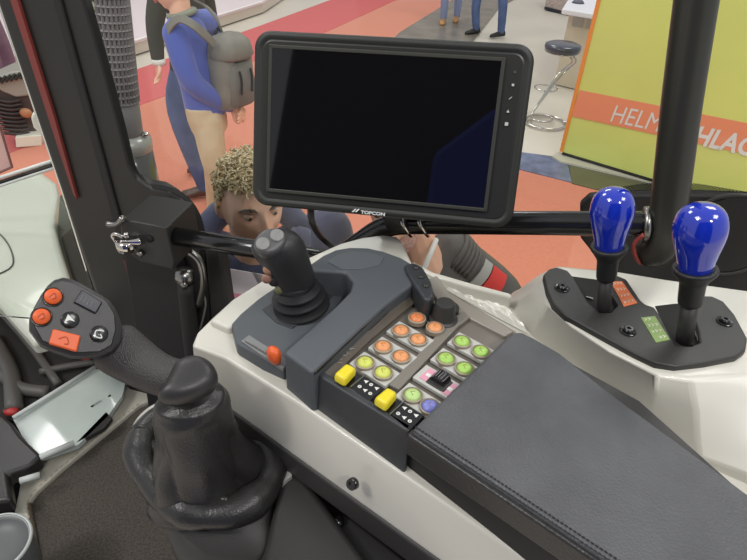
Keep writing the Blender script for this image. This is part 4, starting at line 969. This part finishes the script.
# boot column
def ringat(c, w, dpt, n, wob, ph, tilt=None, u=None, v=None):
    return [c + (u or CR0) * cos(2 * pi * k / n) * w * (1 + wob * sin(3 * 2 * pi * k / n + ph) + wob * .7 * sin(7 * 2 * pi * k / n + 2 * ph)) + (v or CU0) * sin(2 * pi * k / n) * dpt * (1 + wob * sin(5 * 2 * pi * k / n + ph)) for k in range(n)]
vdh = Vector((bb.x, bb.y, 0)).normalized(); CR0 = Vector((vdh.y, -vdh.x, 0)); CU0 = vdh
ncol = 120; R = []
colp = [(191, 394, 22, 0), (191, 398, 33, .01), (192, 406, 37, .02), (194, 420, 38, .06), (197, 436, 39, .12), (201, 452, 43, .17), (205, 467, 49, .2), (207, 484, 60, .16)]
NR = 40
for i in range(NR + 1):
    t = i / NR * (len(colp) - 1); k0 = min(int(t), len(colp) - 2); f_ = t - k0
    x, y, w, wb = [colp[k0][j] * (1 - f_) + colp[k0 + 1][j] * f_ for j in range(4)]
    c = AB(x, y, bb); ww = S3(c, w); h_ = i / NR; r_ = []
    for k in range(ncol):
        th = 2 * pi * k / ncol
        d_ = abs(sin(1.5 * th + 1.1 * h_ + .4)) ** .5 * .9 + abs(sin(2.5 * th - 2.6 * h_ + 1.3)) ** .6 * .7 + .25 * sin(9 * h_ + 2 * th) + .18 * sin(16 * h_ - 3 * th)
        q_ = ww * (1 + wb * (d_ - .95) + .018 * sin(26 * h_ + 3 * th) * (h_ < .35))
        r_.append(c + CR0 * cos(th) * q_ + CU0 * sin(th) * q_ * .8)
    R.append(r_)
G().rings(R).build('boot_column', LEAB, dl, smooth=True)
# rolled cuff around the boot
cuffp = [(143, 436), (140, 455), (149, 478), (167, 498), (188, 510), (208, 515), (232, 512), (252, 502), (268, 485), (273, 466), (268, 448), (258, 436), (244, 424), (226, 412), (190, 412), (160, 420)]
zc = Z1 - .085
rs = random.Random(9); CP = Hs(cuffp, zc); CP.append(CP[0])
G().tube(CP, [.017 + .003 * sin(i * 2.1) for i in range(len(CP) - 1)] + [.017], 16, res=5).build('boot_cuff', LEAB, dl, smooth=True)
inner = [p + (bb - p) * .18 for p in Hs(cuffp, zc)]
cI = sum(inner, Vector()) / len(inner); cI.z = zc - .035
R = [inner, [p.lerp(cI, .4) + Z * (-.02 + .006 * sin(i * 2.4)) for i, p in enumerate(inner)], [p.lerp(cI, .75) + Z * (-.012 + .008 * cos(i * 1.9)) for i, p in enumerate(inner)]]
G().rings([[p for p in r] for r in R], caps=False).build('boot_floor', LEAB, dl, smooth=True, subd=2, solid=.003)
for pts in ([(150, 440), (163, 455), (178, 478), (196, 492)], [(262, 455), (244, 462), (228, 462), (212, 470)], [(216, 430), (211, 450), (209, 470), (216, 484)], [(236, 440), (224, 452), (215, 466)], [(170, 490), (190, 488), (206, 496), (228, 500)]):
    G().tube([H(x, y, zc + .002 + .012 * (k % 2)) for k, (x, y) in enumerate(pts)], [.003, .008, .008, .003][:len(pts)], 10).build('boot_fold', LEAB, dl, smooth=True)
# stitches at two seams of the cuff
for (x, y) in ((166, 497), (266, 455)):
    q = H(x, y, zc + .012)
    for k in (-1, 1):
        G().tube([q + FF * .003 * k + RR * -.01 - Z * .006, q + FF * .003 * k + Z * .001, q + FF * .003 * k + RR * .01 - Z * .006], .0009, 6).build('cuff_seam', BLKM, dl)
# neck flange + grip loft
dirN = ray(120, 345)
dgrip = (nk_ - EYE).length
P = [(190, 378, 17, 0), (180, 379, 21, 0), (168, 378, 21.5, .002), (152, 371, 22, .006), (137, 362, 25, .01), (122, 352, 27, .014), (106, 340, 29, .02)]
cs = [D(x, y, dgrip - .012 + o) for x, y, w, o in P]
R = []
for i, (x, y, w, o) in enumerate(P):
    t = (cs[min(i + 1, len(cs) - 1)] - cs[max(0, i - 1)]).normalized(); vw = ray(x, y); s_ = vw.cross(t).normalized(); d_ = t.cross(s_).normalized(); w_ = S3(cs[i], w)
    R.append([cs[i] + s_ * cos(2 * pi * k / 32) * w_ * .96 + d_ * sin(2 * pi * k / 32) * w_ * .72 for k in range(32)])
t = (cs[0] - cs[1]).normalized()
R.insert(0, [p.lerp(cs[0], .45) + t * .014 for p in R[0]]); R.insert(0, [p.lerp(cs[0], .9) + t * .018 for p in R[1 - 1]])
G().rings(R).build('hand_grip', GRIP, dl, smooth=True, subd=1)
fl = [(175, 358), (186, 353.5), (197, 352.5), (207, 356), (214, 364), (217, 373), (215, 380), (209, 386), (200, 391), (188, 395), (171, 398), (154, 394.5), (162, 384), (170, 370)]
fc_ = D(193, 374, dgrip - .034); fn_ = (Z + (EYE - nk_).normalized() * .5).normalized()
pf = [PL(x, y, fc_, fn_) for x, y in fl]; pfc = sum(pf, Vector()) / len(pf)
G().rings([[pfc + (p - pfc) * f_ * 1.06 + fn_ * o_ for p in pf] for f_, o_ in ((.2, .0045), (.55, .004), (.82, .001), (.97, -.005), (1.0, -.010), (.96, -.016), (.8, -.019))]).build('palm_flange', GRIPS, dl, smooth=True, subd=2)
# head with the keys
hn_ = ((EYE - D(75, 318, dgrip)).normalized() + Z * .25 + CR * .15).normalized()
h0 = D(75, 318, dgrip - .028)
def HP(px, py, o=0): return PL(px, py, h0 + hn_ * o, hn_)
hd_o = [(29, 330), (29, 318), (34, 306), (40, 295), (47, 285), (54, 279), (63, 276.5), (72, 278.5), (80, 282), (96, 291), (109, 299), (115, 306), (120, 316), (124, 328), (122, 342), (113, 352), (98, 357), (84, 358), (71, 357), (55, 352), (40, 345)]
hh = [HP(x, y) for x, y in hd_o]; hcn_ = sum(hh, Vector()) / len(hh)
def sc3(f, o): return [hcn_ + (p - hcn_) * f + hn_ * o for p in hh]
G().rings([sc3(.62, -.045), sc3(.86, -.036), sc3(.98, -.018), sc3(1.0, -.008), sc3(.985, -.0015), sc3(.95, .0)]).build('head', GRIPS, dl, smooth=True)
hxx = (HP(85, 330) - HP(55, 322)).normalized(); hyy = hn_.cross(hxx)
FCE = mat('key_face', (34, 33, 33), .35, bump=.1, bscale=900)
kf_ = [(33, 325), (35, 313), (44, 294), (52, 283), (62, 280), (74, 282.5), (106, 300), (115, 314), (116, 330), (112, 345), (100, 352), (74, 353), (42, 341)]
prism('key_face', [HP(x, y, .0012) for x, y in kf_], -hn_ * .003, FCE, dl, bevel=.001)
for x, y, r in ((53, 297, 9), (41.5, 317, 9)):
    q = HP(x, y, .0015); r_ = S3(q, r)
    b_ = G().lathe(q, hn_, [(r_ * 1.1, -.002), (r_ * 1.1, .0015), (r_ * .98, .002), (r_ * .95, .0006), (r_ * .9, .0006)], 32).build('button_bezel', BLKG, dl, smooth=True)
    b2_ = G().lathe(q, hn_, [(r_ * .88, 0), (r_ * .88, .003), (r_ * .78, .004), (.0001, .0044)], 32).build('orange_button', ORG, dl, smooth=True)
    G().tube([q + hn_ * .0045 - hxx * r_ * .3 - hyy * r_ * .25, q + hn_ * .0045 + hyy * r_ * .35, q + hn_ * .0045 + hxx * r_ * .3 - hyy * r_ * .1, q + hn_ * .0045 - hyy * r_ * .35], .0005, 5).build('button_symbol', ORGL, b2_)
ob2 = prism('orange_rocker', [HP(x, y, .006) for x, y in ((53, 328.5), (81, 335.5), (77, 352), (48.5, 343.5))], -hn_ * .008, ORG, dl, bevel=.0015)
q = HP(64, 340, .0062); G().tube([q - hxx * .004, q + hyy * .003 + hxx * .001, q + hxx * .004 - hyy * .002, q - hyy * .003 + hxx * .001], .0005, 5).build('button_symbol', ORGL, ob2)
dk2 = prism('dark_rocker', [HP(x, y, .004) for x, y in ((82, 289), (103, 302), (96, 314), (73, 302))], -hn_ * .006, mat('blue_black_key', (38, 39, 46), .35), dl, bevel=.0015)
gg = G()
for k in range(4):
    gg.tube([HP(83 + k * 3.4, 295 + k * 2, .0043), HP(80 + k * 3.4, 301 + k * 2, .0043)], .00035, 5)
gg.build('button_symbol', mat('dim_print', (110, 112, 120), .5), dk2)
for x, y, r in ((70, 320, 8.5), (99, 334, 8.5)):
    q = HP(x, y, .0015); r_ = S3(q, r)
    b2_ = G().lathe(q, hn_, [(r_, -.001), (r_, .001), (r_ * .88, .0018), (.0001, .0006)], 28).build('round_key', BLKG, dl, smooth=True)
    if x == 70: G().prism([q + hn_ * .002 - hxx * .003 + hyy * .004, q + hn_ * .002 + hxx * .004 - hyy * .0005, q + hn_ * .002 - hxx * .0005 - hyy * .0005, q + hn_ * .002 - hxx * .0035 - hyy * .004], hn_ * .0002).build('button_symbol', SYM, b2_)
    else: G().tube([q + hn_ * .002 + hxx * .003 + hyy * .003, q + hn_ * .002 - hxx * .003 + hyy * .002, q + hn_ * .002 - hxx * .002 - hyy * .003, q + hn_ * .002 + hxx * .003 - hyy * .003, q + hn_ * .002 + hxx * .001], .0006, 5).build('button_symbol', SYM, b2_)
ZF = .95
# console box under the boot
bx_ = thing('lever_console', H(215, 540, Z1 - .3), 'black floor console carrying the leather boot with pale rim', 'console')
bo = [(137, 440), (146, 418), (170, 408), (228, 410), (262, 432), (285, 448), (297, 475), (300, 520), (262, 560), (245, 556), (205, 552), (178, 530), (155, 500), (140, 470)]
BO = Hs(bo, zc - .012)
rim_ = [p for p in BO]
cB = sum(BO, Vector()) / len(BO)
G().tube([p + Z * .002 for p in Hs([(170, 404), (152, 412), (139, 426), (134, 444), (138, 466), (150, 492), (162, 506)], zc - .006)], .006, 10).build('pale_rim', mat('pale_grey_plastic', (168, 166, 160), .35), bx_, smooth=True)
nb = []
for p in BO: nb.append(p.lerp(cB, .03))
G().rings([[p - Z * .01 for p in nb], [p.lerp(cB, .1) - Z * .25 for p in nb], [Vector((p.lerp(cB, .2).x, p.lerp(cB, .2).y, ZF - .05)) for p in nb]]).build('console_box', BLK, bx_, smooth=True)
tri = Hs([(283, 450), (292, 476), (273, 490)], zc + .001)
prism('pale_corner', tri, DN * .01, mat('pale_grey_plastic', (168, 166, 160), .35), bx_)
prism('front_shroud', Hs([(288, 452), (430, 640), (250, 640), (222, 585), (262, 556), (276, 492)], zc - .004), DN * .3, BLK, bx_, bevel=.01)

# ================================================================== CAB FLOOR AREA AND FRONT LEFT
ZF = .95
FLR = mat('cab_carpet', (74, 68, 60), .95, bump=1, bscale=350, var=.35, vscale=220, sheen=.2)
mt = thing('floor_mat', H(120, 500, ZF), 'dark speckled carpet floor mat with stitched piping at its edge', 'mat')
mpx = [(27, 500), (60, 470), (100, 436), (140, 404), (165, 392), (260, 400), (420, 520), (420, 720), (30, 720), (36, 560)]
prism('mat_carpet', Hs(mpx, ZF), DN * .02, FLR, mt, bevel=.006)
PIP = mat('piping', (112, 100, 84), .8, bump=1, bscale=300)
G().tube([H(x, y, ZF + .003) for x, y in [(40, 600), (36, 560), (33, 540), (27, 502), (33, 492), (60, 468), (100, 434.5), (140, 402.5), (165, 388)]], .008, 10).build('edge_piping', PIP, mt, smooth=True)
gg = G(); P_ = [H(x, y, ZF + .0115) for x, y in [(36, 558), (33, 540), (27, 503), (33, 492), (60, 468), (100, 434.5), (140, 402.5)]]
for a_, b_ in zip(P_, P_[1:]):
    n_ = int((b_ - a_).length / .012)
    for k in range(n_): gg.tube([a_.lerp(b_, (k + .1) / n_), a_.lerp(b_, (k + .6) / n_)], .0012, 5, smooth=False)
gg.build('stitching', mat('light_thread', (170, 150, 130), .7), mt)
SIL = mat('sill_beige', (190, 186, 172), .4)
sl = prism('door_sill', Hs([(14, 512), (20, 482), (50, 452), (90, 420), (118, 396), (128, 380), (146, 376), (174, 380), (160, 398), (140, 404), (100, 437), (60, 470), (36, 492), (28, 503), (36, 560), (30, 600), (18, 560)], ZF + .012), DN * .06, SIL, None, bevel=.006)
tagp(sl, 'pale beige door sill strip running along the mat edge', 'sill')
cf = prism('cab_floor', Hs([(-200, 380), (150, 360), (520, 500), (560, 760), (-260, 760)], ZF - .05), DN * .04, DEEP)
cf.name = 'floor'; cf['kind'] = 'structure'
# low front window pane and its frame
lg = thing('lower_windscreen', H(60, 440, ZF - .03), 'pale green lower glass pane between silver edge and sill', 'glass pane')
PG = mat('reflecting_glass', (186, 196, 190), .12, coat=.6, var=.08, vscale=6)
prism('pane', Hs([(13, 419), (94, 369), (128, 372), (122, 396), (108, 416), (78, 445), (40, 458), (22, 436)], ZF + .045), DN * .012, PG, lg)
G().tube([H(13, 418, ZF + .056), H(95, 367, ZF + .056)], .005, 8).build('silver_edge', mat('silver_trim', (190, 194, 190), .5), lg, smooth=True)
prism('black_wedge', Hs([(76, 443), (106, 412), (112, 418), (104, 428)], ZF + .045), DN * .01, BLK, lg)
text('glass_marking', 'E1', H(101, 401, ZF + .0455), FF.cross(Z).normalized() * 1, FF, .006, BLKM, lg, width=.05)
for a_, b_, nm in (((11, 470), (74, 443), 'silver_rod'), ((20, 481), (40, 475), 'silver_rod')):
    o = G().tube([H(a_[0], a_[1], ZF + .06), H(b_[0], b_[1], ZF + .06)], .007, 10).build(nm, mat('silver_trim', (190, 194, 190), .5), None, smooth=True)
    tagp(o, 'long thin silver rod lying beside the sill' if a_[0] == 11 else 'short silver rod below the longer one near the dark pedal', 'rod')
pdl = prism('pedal', Hs([(-60, 400), (-5, 408), (12, 422), (22, 436), (42, 455), (30, 466), (8, 474), (12, 500), (-60, 510)], ZF + .07), DN * .04, LEAB, None, bevel=.01)
tagp(pdl, 'black grained pedal block at the lower left edge', 'pedal')
dc = H(-6, 545, ZF + .16)
o = thing('round_bin', dc - Z * .16, 'grey rounded container with pale rim in the bottom left corner', 'container')
rb = S3(dc, 33)
G().lathe(dc, Z, [(rb * .7, -.14), (rb * .95, -.06), (rb, 0), (rb * .97, .004), (rb * .9, -.006), (rb * .5, -.012), (.001, -.014)], 48, u=FF).build('bowl', mat('bin_grey', (96, 98, 98), .45), o, smooth=True)
G().tube([dc + (FF * cos(2 * pi * k / 48) + RR * sin(2 * pi * k / 48)) * rb for k in range(49)], .0035, 8, res=1, smooth=False).build('pale_rim', mat('silver_trim', (190, 194, 190), .5), o, smooth=True)
# dark lower dash area in front left (frames behind the drive lever)
ds = thing('front_dash_frame', H(50, 400, .93), 'dark steel front frame and hoses seen below the bonnet', 'frame')
prism('dark_plate', Hs([(-120, 220), (0, 296), (60, 300), (92, 320), (100, 368), (14, 420), (-80, 430)], .985), DN * .04, BLKM, ds)
prism('dark_plate', [WN(x, y, .02) for x, y in [(88, 300), (132, 400), (215, 420), (215, 470), (120, 470), (90, 380)]], nw * .02, DEEP, ds)
DGR = mat('dark_grey_metal', (82, 80, 76), .5)
for pts, r in (([(-6, 304), (14, 326), (34, 350), (58, 384)], .010), ([(-10, 335), (10, 372), (14, 410)], .02), ([(0, 372), (20, 388), (48, 392)], .015), ([(40, 372), (70, 366), (96, 362)], .009)):
    G().tube([H(x, y, 1.0) for x, y in pts], r, 10).build('frame_tube', DGR, ds, smooth=True)
for x, y in ((11, 411), (78, 353), (88, 357)):
    G().ball(H(x, y, 1.0), Vector((.018, 0, 0)), Vector((0, .014, 0)), Z * .01, 8, 6).build('red_fitting', mat('fitting_red', (170, 50, 48), .5), ds, smooth=True)

# ================================================================== OUTSIDE THE CAB: BONNET, EXHAUST, MACHINE
HDM = mat('bonnet_paint', (190, 192, 178), .3, coat=.4)
hb_ = thing('tractor_bonnet', H(20, 300, .9), 'pale grey green tractor bonnet seen beyond the pillar', 'bonnet')
ZB = 1.20
top = [(-150, 225), (-60, 205), (0, 188), (38, 170), (57, 184), (60, 196), (57, 215), (56, 230), (60, 246), (72, 285), (88, 320), (60, 338), (33, 345), (0, 307), (-150, 240)]
TP = Hs(top, ZB); 
g = G(); cT = sum(TP, Vector()) / len(TP)
g.rings([[p.lerp(cT, .1) + Z * .012 for p in TP], [p.lerp(cT, .03) + Z * .006 for p in TP], TP, [p - Z * .03 for p in TP]])
g.build('bonnet_shell', HDM, hb_, bevel=.01)
prism('side_grille', [WN(x, y, .3) for x, y in [(60, 196), (78, 230), (92, 270), (110, 330), (80, 330), (62, 262), (57, 240)]], nw * .02, mat('grille_grey', (112, 116, 106), .5), hb_)
prism('dark_side', [WN(x, y, .26) for x, y in [(61, 238), (76, 224), (110, 330), (90, 340)]], nw * .02, mat('dark_olive_plastic', (66, 66, 58), .45), hb_)
G().tube([H(x, y, ZB + .014) for x, y in [(-10, 228), (2, 236), (11, 250), (12, 266), (-6, 276)]], .0018, 6).build('panel_line', DGR, hb_, smooth=True)
wr_ = thing('windscreen_lower_rail', WN(30, 175, .06), 'bright silver rail along the windscreen above the bonnet', 'rail')
for dy, m_, r in ((0, mat('bright_silver', (225, 225, 222), .3), .004), (5, BLKM, .004), (9, mat('bright_silver', (225, 225, 222), .3), .0035)):
    G().tube([WN(-80, 203 + dy, .1), WN(62, 158 + dy * .8, .1)], r, 8).build('rail_profile', m_, wr_, smooth=True)
# exhaust with heat shield
eb = VD(132, 175, 1.5); eb.z = VD(132, 240, 1.5).z
ex = thing('exhaust_stack', eb, 'upright exhaust stack with perforated dark heat shield and glossy base', 'exhaust')
e_top = AB(103, -30, eb); e_mid = AB(122, 128, eb); e_sh = e_mid.lerp(e_top, .2)
eax = (e_top - e_mid).normalized()
rS = S3(e_sh, 18.5); rM = S3(e_mid, 19); rB = S3(AB(135, 160, eb), 26)
G().tube([e_mid - eax * .05, e_top], rS * .86, 28, smooth=False).build('inner_pipe', mat('pipe_brown', (74, 66, 64), .6), ex, smooth=True)
# perforated sleeve: real holes by cutting a grid
n_, rows = 30, 17; g = G(); LNG = (e_top - e_sh).length; u_ = eax.cross(Vector((0, 1, 0))).normalized(); w_ = eax.cross(u_); vs = []; 
for j in range(rows + 1):
    for k in range(n_): a = 2 * pi * k / n_; vs.append(e_sh + eax * LNG * j / rows + (u_ * cos(a) + w_ * sin(a)) * rS)
fs = [(j * n_ + k, j * n_ + (k + 1) % n_, (j + 1) * n_ + (k + 1) % n_, (j + 1) * n_ + k) for j in range(rows) for k in range(n_)]
g.add(vs, fs)
shm = g.build('perforated_shield', mat('shield_grey', (132, 126, 128), .5), ex)
wm = shm.modifiers.new('w', 'WIREFRAME'); wm.thickness = .008; wm.use_replace = True
G().lathe(e_mid, eax, [(rM, -.06), (rM * 1.02, .0), (rS * 1.02, (e_sh - e_mid).length + .004), (rS * .9, (e_sh - e_mid).length + .006)], 36).build('sleeve', mat('sleeve_grey', (122, 118, 120), .5), ex, smooth=True)
cb = e_mid - eax * .035
G().lathe(cb, eax, [(rM * .98, .025), (rB * .98, .012), (rB * 1.02, 0), (rB * 1.02, -.015), (rB * .98, -.02)], 40).build('collar', mat('collar_grey', (160, 158, 154), .25, coat=.5), ex, smooth=True)
G().lathe(cb, eax, [(rB, -.018), (rB * 1.16, -.12), (rB * 1.25, -.26)], 40).build('glossy_base', mat('smoke_gloss', (72, 70, 66), .15, coat=1), ex, smooth=True)
G().ball(AB(147, 131, eb) + Vector((0, -.02, 0)), Vector((.012, 0, 0)), Vector((0, .01, 0)), Z * .006).build('clip', CHR, ex, smooth=True)

# other machine at left
mm = H(22, 150, 0); md = (mm.xy).length if False else sqrt(mm.x ** 2 + mm.y ** 2)
ma = thing('finned_machine', mm, 'dark ribbed machine unit with grey top standing on a white foot', 'machine')
MD = mat('machine_dark', (74, 62, 60), .5); MG = mat('machine_grey', (150, 146, 138), .4)
def MV(x, y, o=0): return VD(x, y, md + o)
prism('white_foot', [MV(15, 137), MV(42, 135), MV(42, 146), MV(16, 148)], Vector((-.1, .3, 0)), mat('foot_white', (222, 218, 204), .5), ma, bevel=.01)
bodyp = [(-14, 84), (8, 74), (36, 72), (46, 130), (40, 138), (12, 136), (4, 128), (-2, 110)]
prism('machine_body', [MV(x, y, .1) for x, y in bodyp], Vector((-.12, .35, 0)), MD, ma, bevel=.02)
prism('grey_top', [MV(x, y, .06) for x, y in [(-12, 82), (10, 72), (34, 70), (38, 86), (30, 96), (16, 98), (2, 92)]], Vector((-.1, .3, 0)), MG, ma, bevel=.02)
for k in range(8):
    G().tube([MV(-4 + k * 4.8, 84 - k * 1.1, .03), MV(1 + k * 4.8, 77 - k * 1, .03)], .012, 6).build('top_slot', BLKM, ma)
for k in range(9):
    G().tube([MV(-8 + k * .8, 98 + k * 4.3, .07), MV(8 + k * 1.2, 102 + k * 4, .05), MV(20 + k * 1.2, 100 + k * 4.2, .07)], .014, 6).build('fin', mat('fin_dark', (52, 44, 44), .5), ma, smooth=True)
G().ball(MV(26, 113, .0), Vector((.05, 0, 0)), Vector((0, .03, 0)), Z * .04).build('copper_cap', mat('copper', (176, 120, 84), .4), ma, smooth=True)
o = prism('white_cover', [VD(x, y, 2.2) for x, y in [(30, 118), (33, 112), (40, 114), (52, 140), (58, 160), (44, 140), (33, 128)]], Vector((-.05, .2, 0)), mat('arch_white', (214, 210, 198), .4), ma, bevel=.01)
sg_ = thing('floor_standing_sign', H(4, 172, .02), 'pale board with thin dark frame line at the far left edge', 'sign')
a_, b_, c2, d2 = VD(-30, 118, 2.6), VD(0, 126, 2.6), VD(12, 167, 2.6), VD(-30, 185, 2.6)
prism('board', [a_, b_, c2, d2], Vector((0, .01, 0)), mat('sign_pink', (214, 176, 172), .4), sg_)
G().tube([a_, b_, c2, d2], .006, 6, smooth=False).build('sign_frame', mat('sign_frame_red', (110, 70, 70), .4), sg_)
# pinkish wall beyond
lwall = prism('wall_left', [Vector((-14, 20.5, 0)), Vector((14, 21, 0)), Vector((14, 21, 5)), Vector((-14, 20.5, 5))], Vector((0, .1, 0)), mat('hall_wall', (205, 196, 198), .7))
lwall.name = 'wall_back'; lwall['kind'] = 'structure'

# dark wall and blue shape added behind the viewer to form the screen reflection
rear = prism('reflection_panel', [EYE + Vector((x, -1.0, z)) for x, z in ((-1.02, -1.0), (.9, -1.0), (.9, 1.1), (-1.02, 1.1))], Vector((0, -.03, 0)), mat('reflection_dark', (62, 58, 58), .8))
rear.name = 'wall_reflection'; rear['kind'] = 'structure'
rshape = thing('reflection_shape', EYE + Vector((0, -.85, -1.1)), 'blue shape added behind the viewer to colour the monitor reflection', 'seat')
prism('blue_shape', [EYE + Vector((x, -.8, z)) for x, z in ((-.26, -1.1), (.2, -1.1), (.2, .34), (.12, .42), (-.06, .38), (-.26, .2))], Vector((0, -.12, 0)), mat('reflection_blue', (70, 88, 180), .8), rshape, bevel=.03)
# ================================================================== LIGHT
w = bpy.data.worlds.new('hall'); S.world = w; w.use_nodes = True
w.node_tree.nodes['Background'].inputs[0].default_value = (.93, .95, 1, 1); w.node_tree.nodes['Background'].inputs[1].default_value = .62
def area(name, loc, target, size, watt, col=(1, .98, .95), sy=None):
    l = bpy.data.lights.new(name, 'AREA'); l.energy = watt; l.size = size; l.color = col
    if sy: l.shape = 'RECTANGLE'; l.size_y = sy
    o = bpy.data.objects.new(name, l); COL.objects.link(o); o.location = loc
    o.rotation_euler = (Vector(target) - Vector(loc)).to_track_quat('-Z', 'Y').to_euler(); return o
for x, y in ((-4, -1), (4, -1), (-4, 6), (4, 6), (0, 11)):
    area('face_fill', (x, y, 7.5), (x, y, 0), 2.4, 190)
area('face_fill', (0, -7, 6.0), (0, 0, 1), 2.4, 200)  # extra lamp behind the viewer, added to brighten the curly-haired person's face
area('hall_spot', (1.6, -3.2, 6.0), (0, .4, 1.6), .5, 110)
area('hall_spot', (-3.5, -1.5, 6.2), (0, .4, 1.6), .4, 60)
